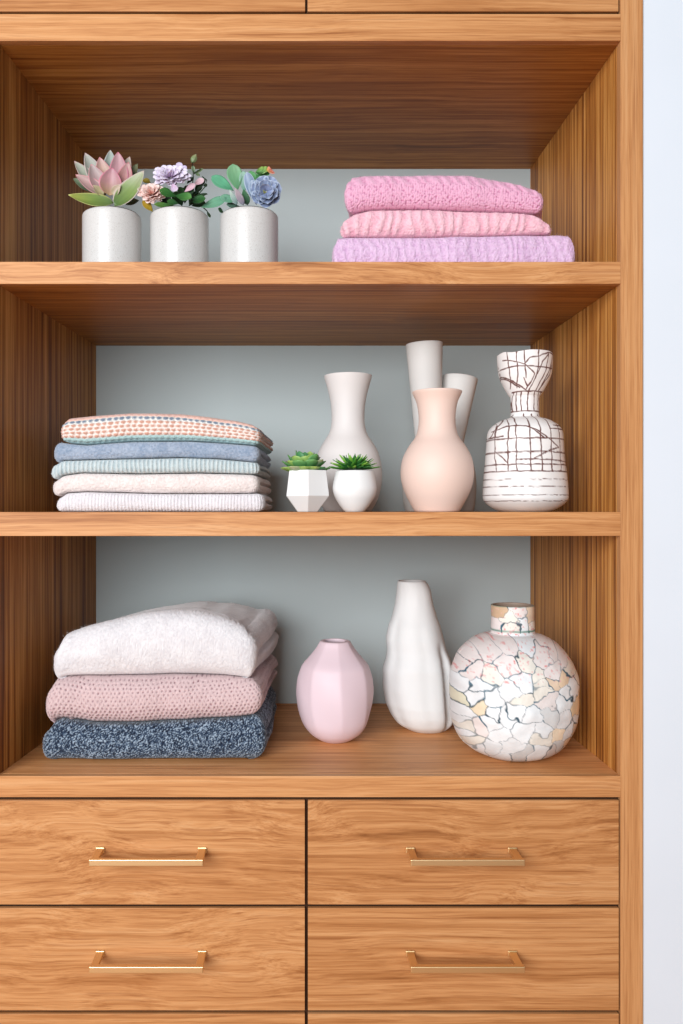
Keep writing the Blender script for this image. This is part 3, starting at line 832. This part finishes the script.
# middle shelf
Yf = 0.05
m0 = [(56,497),(66,493),(85,492),(160,494),(230,494),(262,493.5)]
m1 = [(53,480),(62,475.5),(80,473),(140,474),(200,473),(256,474.5)]
m2 = [(52,464),(62,460.5),(110,459.3),(150,458.5),(180,457.5),(220,459),(256,462.5)]
m3 = [(55,442),(65,443),(85,445),(130,441.5),(190,441),(230,443.5),(256,445.5)]
m4 = [(61,421),(66,417.5),(90,414.5),(130,411.5),(180,412.5),(210,416),(235,419.5),(262,426)]
dn = lambda p, q=0.9: [(a, b - q) for a, b in p]
o, d = folded('folded_sweater', Yf, 0.26, 54.5, 264, 274, 92, m0, None, M_knit, ribbed((234,228,230), (206,198,204), 0.0052, 0.0005, groove_shade=0.4), rad=0.55, seed=4, base_z=Z_SH2 + EPS, Yref=Yf)
tag(o, 'off-white fine-ribbed sweater, folded, at the bottom of the middle-shelf stack', 'sweater', G2); fibres(o, d, 2500, (238,232,232), 0.0035, 4)
o, d = folded('folded_sweater', Yf + 0.002, 0.26, 50.5, 259, 273, 92, m1, dn(m0), M_fuzz, fuzzy((238,226,222), (218,202,198)), rad=0.55, seed=5, Yref=Yf)
tag(o, 'pale blush-cream smooth sweater, folded, second from the bottom of the middle-shelf stack', 'sweater', G2); fibres(o, d, 3000, (242,230,226), 0.0035, 5)
o, d = folded('folded_sweater', Yf + 0.001, 0.26, 49.5, 260, 272, 92, m2, dn(m1), M_knit, ribbed((206,214,214), (160,178,184), 0.0068, 0.0008, groove_shade=0.6), rad=0.55, seed=6, Yref=Yf)
tag(o, 'pale mint-grey ribbed sweater, folded, in the middle of the middle-shelf stack', 'sweater', G2); fibres(o, d, 2000, (214,224,224), 0.003, 6)
o, d = folded('folded_sweater', Yf + 0.003, 0.25, 52.5, 259, 273, 92, m3, dn(m2), M_fuzz, fuzzy((166,177,194), (120,138,162)), rad=0.5, seed=7, Yref=Yf)
tag(o, 'dusty blue sweater, folded, directly under the multicoloured one', 'sweater', G2); fibres(o, d, 2000, (178,190,210), 0.003, 7)
o, d = folded('folded_sweater', Yf + 0.004, 0.24, 58.5, 261, 274, 94, m4, dn(m3), M_knit, stripes_pattern(), rad=0.5, seed=8, dens=1.35, Yref=Yf)
tag(o, 'multicoloured chunky knit in orange, cream and blue stitches, on top of the middle-shelf stack', 'sweater', G2)

# bottom shelf
Yf = 0.066
g0 = [(44,731),(50,725),(58,722),(90,727),(130,727),(180,724.5),(230,722),(262,717)]
g1 = [(46,686),(54,680.5),(70,679),(130,679),(180,678),(225,679),(258,682)]
g2 = [(53,649),(58,640),(66,634.5),(85,628),(110,622),(140,616),(170,613),(195,612.5),(222,618),(240,626),(253,634)]
o, d = folded('folded_sweater', Yf, 0.27, 41, 266, 279, 90, g0, None, M_knit, marled([(22,30,46),(56,74,98),(168,184,200)], None), rad=0.45, seed=9, base_z=Z_BOT + EPS, Yref=Yf)
tag(o, 'navy and grey marled chunky sweater, folded, at the bottom of the lowest stack', 'sweater', G3); fibres(o, d, 1500, (130,145,168), 0.003, 9)
o, d = folded('folded_sweater', Yf + 0.002, 0.27, 43, 262, 279, 90, g1, dn(g0), M_knit, holes((216,190,190), (134,94,102)), rad=0.5, seed=10, Yref=Yf)
tag(o, 'dusty pink open-stitch sweater, folded, in the middle of the lowest stack', 'sweater', G3); fibres(o, d, 2500, (226,200,196), 0.0035, 10)
def hump_w(px, t):
    t = np.clip(t, 0, 1)
    lift = 0.020 * np.clip((px - 205) / 50, 0, 1) - 0.010
    return np.where(t > 0, lift * (t * t * (3 - 2 * t)) - 0.012 * np.clip(1 - (px - 60) / 120, 0, 1) * t, 0)
o, d = folded('folded_sweater', Yf + 0.004, 0.27, 50, 256, 281, 90, g2, dn(g1), M_fuzz, fuzzy((228,225,227), (206,202,206), 0.004), rad=0.36, corner=0.026, seed=11, hump=hump_w, Yref=Yf)
tag(o, 'thick white fuzzy sweater, folded, on top of the lowest stack', 'sweater', G3); fibres(o, d, 6000, (238,230,230), 0.005, 11)

# ------------------------------------------------------------------ potted plants
class MB:
    def __init__(self): self.v = []; self.f = []; self.c = []; self.n = 0
    def add(self, V, F, C):
        self.v.append(V); self.f.append(np.asarray(F) + self.n); self.c.append(C); self.n += len(V)
    def leaf(self, P0, P1, width, facing, cols, shape='point', thick=0.0012, curl=0.15, cup=0.12, rim=None, nl=14, nw=6):
        """one leaf from P0 to its tip P1; `facing` is the side that looks outward.
        cols: colours from base to tip; rim: colour of the margin"""
        P0, P1, Fc = np.array(P0, float), np.array(P1, float), np.array(facing, float)
        ax = P1 - P0; L = np.linalg.norm(ax); ax = ax / L
        nn = Fc - ax * Fc.dot(ax); nn /= np.linalg.norm(nn) + 1e-9
        sd = np.cross(ax, nn)
        t = np.linspace(0, 1, nl); 
        prof = {'point': np.sin(PI * np.clip(t, 0, 1) ** 0.85) ** 0.75 * (1 - 0.25 * t) * 1.15,
                'round': np.clip(np.sin(PI * t ** 1.5), 0, 1) ** 0.62,
                'spike': (1 - t ** 1.6) * np.clip(t * 9 + 0.45, 0, 1),
                'spoon': np.clip(np.sin(PI * t ** 2.0), 0, 1) ** 0.55 * 0.92 + 0.10 * (1 - t),
                'petal': np.clip(t * 1.6 + 0.2, 0, 1) * np.clip((1.02 - t) * 6, 0, 1) ** 0.5}[shape]
        prof = np.maximum(prof, 0.02)
        w_ = np.linspace(-1, 1, nw * 2 + 1)
        Tt, Wd = np.meshgrid(t, w_, indexing='ij'); Pw = prof[:, None] * width / 2
        bow = curl * L * (np.sin(PI * Tt) * 0.5) 
        cupd = cup * width * (Wd ** 2) * prof[:, None]
        th = thick * (1 - Wd ** 2 * 0.9) * (1 - 0.5 * Tt)
        def surf(sg):
            return (P0 + ax * (Tt * L)[..., None] + sd * (Wd * Pw)[..., None] + nn * (bow * -1 + cupd + sg * th / 2)[..., None])
        A, B = surf(1), surf(-1)
        V = np.concatenate([A.reshape(-1, 3), B.reshape(-1, 3)], 0)
        m = len(w_); k_ = nl * m; F = []
        for i in range(nl - 1):
            for j in range(m - 1):
                a = i * m + j
                F.append((a, a + 1, a + m + 1, a + m)); F.append((k_ + a, k_ + a + m, k_ + a + m + 1, k_ + a + 1))
            a = i * m; F.append((a, a + m, k_ + a + m, k_ + a)); a = i * m + m - 1; F.append((a, k_ + a, k_ + a + m, a + m))
        for j in range(m - 1):
            F.append((j, k_ + j, k_ + j + 1, j + 1)); a = (nl-1) * m + j; F.append((a, a + 1, k_ + a + 1, k_ + a))
        cs = np.array([S3(c) for c in cols]); q = Tt * (len(cs) - 1)
        C = np.stack([np.interp(q, np.arange(len(cs)), cs[:, i]) for i in range(3)], -1)
        C = C * (0.88 + 0.10 * vnoise(Tt * 5 + P0[0] * 900, Wd * 3, P0[2] * 700))[..., None]
        vein = 0.06 * np.exp(-(Wd / 0.12) ** 2)
        C = C * (1 + vein[..., None] + 0.05 * np.sin(Wd * 14)[..., None])
        if rim is not None:
            e = np.clip((np.maximum(np.abs(Wd), Tt ** 3) - 0.84) / 0.16, 0, 1)[..., None]; C = C * (1 - e) + S3(rim) * e
        C = np.concatenate([C.reshape(-1, 3), C.reshape(-1, 3) * 0.95], 0)
        self.add(V, F, np.clip(C, 0, 1))
    def tube(self, pts, r, col, seg=8):
        pts = [Vector(p) for p in pts]; V = []; n = len(pts)
        for i, p in enumerate(pts):
            d = (pts[min(i+1, n-1)] - pts[max(i-1, 0)]).normalized(); q = d.to_track_quat('Z', 'Y')
            for a in range(seg):
                an = a / seg * 2 * PI; V.append(p + q @ Vector((math.cos(an) * r, math.sin(an) * r, 0)))
        F = [(i*seg + a, i*seg + (a+1) % seg, (i+1)*seg + (a+1) % seg, (i+1)*seg + a) for i in range(n-1) for a in range(seg)]
        V = np.array([tuple(v) for v in V]); self.add(V, F, np.tile(S3(col), (len(V), 1)))
    def build(self, name, m, parent, origin=None):
        me = np_mesh(name, np.concatenate(self.v), np.concatenate(self.f), True, np.concatenate(self.c))
        return link(name, me, m, parent, origin)

def planter(cx, Y, label, group):
    s = S(Y)
    root = thing('potted_plant', label, 'potted plant', (PX(cx, Y), Y, Z_SH1 + EPS), group)
    o = lathe('pot', cx, Y, [(206.3,28.0),(207.6,28.8),(212,29.0),(240,29.0),(262,28.9),(265,28.6),(266,27.6)], M_ceramic, root, base_z=Z_SH1 + EPS, sub=3, wall=0.003, inner_depth=0.35)
    bm = bmesh.new(); bmesh.ops.create_circle(bm, cap_ends=True, segments=40, radius=27 * s, matrix=Matrix.Translation((PX(cx, Y), Y, PZ(216, Y))))
    r = bmesh.ops.extrude_face_region(bm, geom=list(bm.faces)); bmesh.ops.translate(bm, vec=(0, 0, -0.012), verts=[v for v in r['geom'] if isinstance(v, bmesh.types.BMVert)])
    link('soil', finish_bm(bm, 'soil'), M_soil, root)
    return root
GP = 'flowering succulents in speckled pots on the top shelf'
YP = 0.085
def W3(px, py, dy, Y=YP): return (PX(px, Y + dy), Y + dy, PZ(py, Y + dy))

# pot 1: lotus-like succulent, coordinates read at 7.59x from (60,145)
def mute(cols, k=0.28, g=(150, 150, 142), b=0.93): return [tuple(int((c * (1 - k) + q * k) * b) for c, q in zip(cc, g)) for cc in cols]
r1 = planter(112, YP, 'round speckled white pot with a pink lotus-like succulent and broad green leaves, leftmost of three', GP)
def z1(x, y, dy): return W3(60 + x / 7.59, 145 + y / 7.59, dy)
u7 = S(YP) / 7.59
gg = [(128,140,120),(158,170,158),(196,200,190)]; pkk = [(196,132,140),(222,160,168),(232,190,190)]
m = MB()
for (a, b, dy0, dy1, wd, cols, rim) in [
    ((330,370),(108,122),0.0,0.022,105,[(120,134,104),(158,172,150),(196,196,180)],(214,180,176)),
    ((340,360),(190,60),0.004,0.026,125,[(136,150,134),(170,178,166),(206,206,196)],(216,190,186)),
    ((380,350),(382,38),0.008,0.020,115,[(130,150,130),(158,178,168),(190,206,196)],(206,206,200)),
    ((440,350),(530,88),0.006,0.022,95,[(176,150,130),(196,178,160),(214,200,186)],(220,190,186)),
    ((470,340),(590,140),0.012,0.030,80,[(70,84,52),(92,104,66),(116,120,80)],None),
    ((300,360),(100,255),0.010,0.030,90,[(60,84,52),(76,104,70),(110,130,96)],None),
    ((350,380),(118,225),-0.006,-0.012,100,[(150,150,110),(206,158,156),(226,178,176)],(226,150,156)),
    ((370,370),(300,92),0.0,0.004,125,[(210,140,130),(238,190,160),(232,176,176)],(220,140,150)),
    ((450,350),(440,52),0.0,0.006,130,[(206,130,140),(226,156,170),(224,170,182)],(206,120,140)),
    ((470,340),(520,130),-0.004,0.004,100,[(214,140,120),(226,150,150),(230,180,180)],(210,120,130)),
    ((330,370),(235,145),-0.008,-0.008,120,[(200,140,140),(204,164,166),(196,176,176)],(214,140,150)),
    ((375,385),(395,172),-0.012,-0.016,150,[(190,150,90),(216,150,156),(226,158,178)],(204,110,136)),
    ((400,380),(460,300),-0.014,-0.022,60,[(190,170,120),(226,200,170),(236,210,190)],None),
    ((330,385),(250,305),-0.012,-0.02,60,[(170,150,90),(200,186,130),(220,200,160)],None)]:
    m.leaf(z1(*a, dy0), z1(*b, dy1), wd * u7 * 1.1, (0.2, -1, 0.25), mute(cols), 'point', 0.0016, 0.10, 0.25, rim)
m.build('flower', M_leaf, r1)
for (a, b, dy0, dy1, wd, cols, rim) in [
    ((405,440),(62,378),-0.018,-0.030,140,[(92,120,66),(134,160,74),(186,190,90)],(206,206,130)),
    ((415,465),(638,195),-0.022,-0.020,175,[(84,116,56),(140,168,92),(206,206,180)],(214,190,186)),
    ((480,440),(600,420),0.004,0.010,90,[(70,90,56),(96,116,76),(130,146,110)],None)]:
    mm = MB(); mm.leaf(z1(*a, dy0), z1(*b, dy1), wd * u7 * 0.9, (0.1, -1, 0.5), mute(cols, 0.15, (120, 130, 90), 0.92), 'point', 0.0014, 0.12, 0.15, rim); mm.build('leaf', M_leaf, r1)

# pot 2: lavender and peach flowers, read at 8.53x from (140,145)
r2 = planter(179.5, YP, 'round speckled white pot with lavender and peach flowers over dark green leaves, middle of three', GP)
def z2(x, y, dy): return W3(140 + x / 8.53, 145 + y / 8.53, dy)
u8 = S(YP) / 8.53
def daisy(mb, c, rx, ry, n, rings_, cols, tilt, wd, rs):
    for k_ in range(rings_):
        f = 1 - k_ / rings_ * 0.75
        nk = max(5, int(n * f))
        for i in range(nk):
            a = (i + 0.5 * (k_ % 2)) / nk * 2 * PI + rs.uniform(-0.1, 0.1)
            q = f * rs.uniform(0.88, 1.08)
            tip = z2(c[0] + math.cos(a) * rx * q, c[1] - math.sin(a) * ry * q, tilt - 0.004 * k_ - 0.004 * (1 - abs(math.sin(a))))
            base = z2(c[0] + math.cos(a) * 10, c[1] + 20 - math.sin(a) * 8, tilt + 0.006)
            mb.leaf(base, tip, wd * u8 * rs.uniform(0.85, 1.15), (math.cos(a) * -0.3, -1, 0.5 - math.sin(a) * 0.3), cols, 'petal', 0.0006, -0.10, 0.18, None, 9, 3)
rs = np.random.RandomState(5)
m = MB(); daisy(m, (262, 262), 168, 100, 15, 4, [(204,166,204),(220,202,228),(236,226,242)], -0.022, 58, rs)
m.leaf(z2(300,260,-0.01), z2(345,150,-0.006), 60 * u8, (0, -1, 0.3), [(196,170,206),(216,200,226)], 'petal', 0.0007)
m.leaf(z2(300,260,-0.012), z2(395,180,-0.008), 50 * u8, (0, -1, 0.3), [(186,160,200),(206,190,220)], 'petal', 0.0007)
m.leaf(z2(280,330,-0.026), z2(300,395,-0.03), 60 * u8, (0, -1, 0.2), [(196,160,190),(226,206,226)], 'petal', 0.0007)
m.build('flower', M_leaf, r2)
m = MB(); daisy(m, (105, 410), 125, 92, 13, 4, [(232,150,128),(244,196,184),(248,222,214)], -0.020, 58, rs); m.build('flower', M_leaf, r2)
for (a, b, dy0, dy1, wd, cols) in [
    ((310,440),(165,385),-0.026,-0.032,95,[(24,62,28),(44,96,40),(62,120,52)]),
    ((300,430),(440,450),-0.030,-0.036,100,[(30,74,32),(58,112,50),(92,146,76)]),
    ((420,480),(560,455),-0.024,-0.026,90,[(20,52,26),(34,80,38),(50,100,48)]),
    ((330,500),(230,480),-0.028,-0.030,70,[(24,56,28),(40,84,40),(60,104,50)]),
    ((300,520),(120,505),-0.020,-0.026,60,[(40,74,34),(66,110,50),(96,130,60)]),
    ((380,430),(330,360),-0.012,-0.010,60,[(20,46,24),(30,64,32),(44,84,40)]),
    ((420,430),(450,360),-0.012,-0.012,50,[(20,46,24),(26,56,30),(40,70,36)]),
    ((360,520),(300,395),0.000,0.004,110,[(18,40,22),(26,58,28),(36,72,34)]),
    ((420,520),(500,400),0.000,0.004,110,[(18,40,22),(24,52,26),(36,66,34)]),
    ((440,520),(560,490),-0.004,-0.006,80,[(18,40,22),(26,58,28),(36,72,34)]),
    ((250,530),(200,430),0.000,0.002,100,[(18,40,22),(26,58,28),(40,74,34)]),
    ((380,500),(410,340),0.002,0.004,80,[(18,40,22),(26,54,28),(36,66,34)]),
    ((470,420),(520,330),-0.004,0.0,60,[(22,44,26),(30,58,32),(40,72,38)]),
    ((110,570),(25,470),-0.012,-0.016,75,[(130,110,30),(176,146,44),(196,160,60)]),
    ((90,330),(30,290),0.012,0.016,60,[(100,86,30),(130,112,40),(150,130,54)]),
    ((455,440),(575,415),-0.010,-0.008,34,[(26,44,28),(30,52,32),(36,56,36)]),
    ((480,400),(560,290),-0.006,-0.004,34,[(26,44,28),(34,52,34),(40,60,40)]),
    ((540,350),(575,340),-0.004,-0.004,40,[(26,40,28),(34,52,34)]),
    ((400,330),(450,275),-0.004,-0.004,40,[(26,44,28),(34,56,34)]),
    ((380,400),(470,330),-0.016,-0.014,60,[(214,170,186),(226,190,200)]),
    ((460,340),(545,290),-0.008,-0.006,66,[(206,166,176),(222,190,196)]),
    ((455,250),(540,200),-0.002,-0.004,30,[(80,100,70),(110,126,90)]),
    ((460,245),(450,175),-0.002,-0.004,34,[(86,110,80),(120,140,104)]),
    ((470,235),(510,265),-0.002,-0.006,30,[(80,104,74),(110,130,96)]),
    ((570,560),(600,620),-0.004,-0.012,26,[(36,56,36),(46,66,44)])]:
    mm = MB(); mm.leaf(z2(*a, dy0), z2(*b, dy1), wd * u8, (0.1, -1, 0.45), cols, 'round', 0.0010, 0.08, 0.12); mm.build('leaf', M_leaf, r2)
m = MB()
for q in range(5):
    a = q / 5 * 2 * PI
    m.leaf(z2(442 + 6 * math.cos(a), 150, -0.006 + 0.003 * math.sin(a)), z2(478 + 4 * math.cos(a), 78, -0.006 + 0.002 * math.sin(a)), 52 * u8, (math.cos(a), math.sin(a) - 0.2, 0.1), [(96,116,76),(130,146,100),(160,160,120)], 'point', 0.001, -0.25, -0.2)
m.build('bud', M_leaf, r2)
m = MB()
for pts in ([(420,520),(440,400),(455,280),(448,150)], [(420,500),(500,420),(560,350),(570,300),(530,268)], [(430,480),(520,430),(575,418)], [(500,500),(570,560),(592,610)], [(455,240),(520,205)]):
    m.tube([z2(x, y, -0.004) for x, y in pts], 0.0009, (52, 70, 46))
m.build('stem', M_leaf, r2)

# pot 3: teal oval leaves and a blue rosette, read at 7.59x from (200,155)
r3 = planter(249.3, YP, 'round speckled white pot with teal oval leaves and a blue-grey rosette, rightmost of three', GP)
def z3(x, y, dy): return W3(200 + x / 7.59, 155 + y / 7.59, dy)
tl = [(70,130,96),(104,166,130),(120,178,142)]
for (a, b, dy0, dy1, wd, shape, cols) in [
    ((285,270),(248,68),0.002,0.006,120,'round',[(80,132,92),(112,164,122),(126,172,130)]),
    ((255,270),(88,160),0.0,0.004,104,'round',[(66,128,92),(98,170,132),(104,176,138)]),
    ((300,345),(150,320),-0.010,-0.014,76,'round',[(70,124,96),(108,160,132),(120,170,144)]),
    ((200,325),(10,398),-0.012,-0.018,82,'point',[(96,152,124),(108,160,130),(92,142,112)]),
    ((300,390),(200,375),-0.004,-0.010,50,'round',[(60,90,76),(90,120,104)]),
    ((180,440),(138,405),-0.004,-0.012,40,'round',[(40,70,44),(56,92,60)]),
    ((400,250),(385,120),0.010,0.014,86,'round',[(60,120,70),(84,150,90),(96,160,100)]),
    ((410,230),(520,90),0.012,0.014,92,'round',[(60,120,76),(92,158,96),(110,170,100)]),
    ((335,290),(330,120),0.004,0.006,70,'round',[(96,140,124),(140,176,160),(150,186,170)]),
    ((280,380),(225,262),-0.014,-0.016,40,'point',[(90,110,110),(160,184,176),(200,214,204)]),
    ((330,380),(268,250),-0.018,-0.022,52,'point',[(110,110,124),(166,150,160),(190,170,176)]),
    ((360,380),(330,260),-0.006,-0.006,60,'point',[(40,70,50),(56,100,66),(70,120,80)])]:
    mm = MB(); mm.leaf(z3(*a, dy0), z3(*b, dy1), wd * u7, (0.1, -1, 0.35), cols, shape, 0.0022, 0.10, 0.10); mm.build('leaf', M_leaf, r3)
bl1 = [(92,108,134),(120,140,168),(146,162,186)]; rimb = (178, 190, 204)
m = MB()
for (a, b, dy0, dy1, wd) in [((430,380),(352,128),-0.004,0.000,88),((450,370),(392,190),-0.010,-0.010,84)]:
    m.leaf(z3(*a, dy0), z3(*b, dy1), wd * u7, (-0.5, -1, 0.3), bl1, 'round', 0.0014, 0.12, 0.22, rimb)
for (n_, rx, ry, wd, dy0, dy1, ph) in ((7, 122, 126, 120, -0.006, -0.010, 0.2), (6, 92, 94, 104, -0.010, -0.020, 0.65), (5, 58, 60, 76, -0.014, -0.028, 0.1)):
    for k_ in range(n_):
        a = ph + k_ / n_ * 2 * PI
        ca, sa = math.cos(a), math.sin(a)
        mixk = 1 - rx / 130
        cols = [tuple(int(c0 + (c1 - c0) * mixk) for c0, c1 in zip(p, q)) for p, q in zip([(70,86,122),(108,126,162),(138,152,184)], [(150,156,190),(180,188,218),(206,214,232)])]
        m.leaf(z3(502 + 8 * ca, 278 - 8 * sa, dy0), z3(502 + rx * ca, 278 - ry * sa, dy1), wd * u7, (-ca * 0.4, -1, -sa * 0.4), cols, 'round', 0.0012, 0.14, 0.20, (176, 188, 208), 12, 4)
for k_ in range(5):
    m.leaf(z3(490, 290, -0.028), z3(478 + 7 * k_, 262 + 5 * k_, -0.034), 18 * u7, (0, -1, 0.3), [(130,140,90),(176,180,110)], 'spike', 0.001, 0, 0, None, 6, 3)
m.build('rosette', M_leaf, r3)
m = MB()
for k_ in range(6):
    a = k_ / 6 * 2 * PI
    m.leaf(z3(430 + 10 * math.cos(a), 135, 0.004 + .003 * math.sin(a)), z3(490 + 30 * math.cos(a), 98 + 14 * math.sin(a), 0.003), 46 * u7, (math.cos(a) * .4, -1, 0.6), [(70,130,76),(110,160,84),(150,176,90)], 'round', 0.002, 0.1, -0.1)
for k_ in range(5):
    m.leaf(z3(505, 118, 0.0), z3(530 + 9 * k_, 92 + 12 * k_, -0.004), 26 * u7, (0.2, -1, 0.4), [(190,170,70),(216,150,100),(222,130,120)], 'petal', 0.0012, 0.05, 0.1, None, 7, 3)
m.build('bud', M_leaf, r3)

# small pots on the middle shelf
GS = 'small potted succulents on the middle shelf'
YS = 0.06
sroot = thing('potted_succulent', 'small white faceted pot with a broad-leaved green succulent, beside the folded sweaters', 'potted plant', (PX(307, YS), YS, Z_SH2 + EPS), GS)
def poly_def(n, rot, k):
    def f(R, T, Z, KK):
        a = PI / n; ph = np.mod(T + rot + a, 2 * a) - a
        return R * (1 * (1 - k) + k * math.cos(a) / np.cos(ph) * 1.12), 0, 0, 0
    return f
def hex_pot():
    s = S(YS); n = 6; rows_ = [(470.6, 20.8), (496, 24.2), (511.2, 11.2)]
    bm = bmesh.new(); rings = []
    x0 = PX(307.3, YS)
    zz = [PZ(r[0], YS) for r in rows_]; zz[-1] = Z_SH2 + EPS
    def ring(r, z, rot=0.02):
        return [bm.verts.new((x0 + r * math.sin(rot + i / n * 2 * PI), YS - r * math.cos(rot + i / n * 2 * PI), z)) for i in range(n)]
    for (py, r), z in zip(rows_, zz): rings.append(ring(r * s, z))
    outer = list(rings)
    inn = [ring((rows_[0][1] - 2) * s, zz[0]), ring((rows_[0][1] - 2.4) * s, zz[0] - 0.012)]
    def skin(a, b):
        for i in range(n): bm.faces.new((a[i], a[(i+1) % n], b[(i+1) % n], b[i]))
    skin(outer[0], outer[1]); skin(outer[1], outer[2]); bm.faces.new(outer[2])
    skin(inn[0], outer[0]); skin(inn[1], inn[0]); bm.faces.new(inn[1][::-1])
    bmesh.ops.recalc_face_normals(bm, faces=bm.faces)
    bmesh.ops.bevel(bm, geom=list(bm.edges), offset=0.0006, segments=2, profile=0.5, affect='EDGES')
    return link('pot', finish_bm(bm, 'pot'), M_pearl, sroot)
hex_pot()
def rosette(name, root, cx, cy, rx, ry, kind, cols_list, seed):
    rs = np.random.RandomState(seed); m = MB(); s = S(YS)
    layers = [(1.0, 0.10, 12), (0.88, 0.50, 10), (0.66, 0.82, 8), (0.40, 1.0, 6), (0.18, 1.05, 4)] if kind == 'broad' else [(1.0, 0.12, 20), (0.92, 0.4, 19), (0.76, 0.7, 16), (0.55, 0.95, 13), (0.3, 1.08, 8)]
    c = np.array((PX(cx, YS), YS, PZ(cy, YS)))
    for (f, up, n) in layers:
        for i in range(n):
            a = (i + rs.uniform(-0.2, 0.2)) / n * 2 * PI
            q = f * rs.uniform(0.88, 1.06)
            d = np.array((math.cos(a) * rx * q * s, math.sin(a) * rx * q * s * 0.9, (ry * up * rs.uniform(0.85, 1.1)) * s))
            b = c + np.array((math.cos(a), math.sin(a), 0)) * 0.003 + np.array((0, 0, -0.002))
            col = cols_list[rs.randint(len(cols_list))]
            out = np.array((-math.cos(a) * 0.6 * up, -math.sin(a) * 0.6 * up, 1.0))
            if kind == 'broad': m.leaf(b, c + d, 17.0 * s * (0.6 + 0.4 * f), out, col, 'round', 0.0030, 0.20, 0.12, None, 11, 4)
            else: m.leaf(b, c + d, 8.4 * s, out, col, 'spike', 0.0020, 0.06, 0.22, None, 9, 3)
    m.build(name, M_leaf, root)
rosette('rosette', sroot, 305, 469.5, 25.5, 17.5, 'broad', [[(30,76,38),(66,130,72),(120,176,104)], [(40,92,44),(100,160,78),(166,196,106)], [(46,92,62),(112,162,122),(186,190,146)], [(26,80,46),(50,120,68),(86,150,94)]], 3)
sroot2 = thing('potted_succulent', 'small white rounded pot with a spiky green succulent, in front of the cream vase', 'potted plant', (PX(355, YS), YS, Z_SH2 + EPS), GS)
lathe('pot', 354.6, YS, [(470.3,18.6),(472,19.2),(480,21),(486,21.9),(490,21.8),(495,20.4),(500,17.8),(505,14.6),(509,11.4),(511,9.3)], M_pearl, sroot2, base_z=Z_SH2+EPS, wall=0.002, inner_depth=0.2, deform=poly_def(7, 0.5, 0.04))
rosette('rosette', sroot2, 353.5, 468.5, 26, 13.5, 'spiky', [[(24,74,26),(54,124,38),(96,164,56)], [(34,92,32),(88,164,50),(156,204,84)], [(22,62,28),(38,98,42),(66,130,60)]], 8)

# every box in the frame is in place
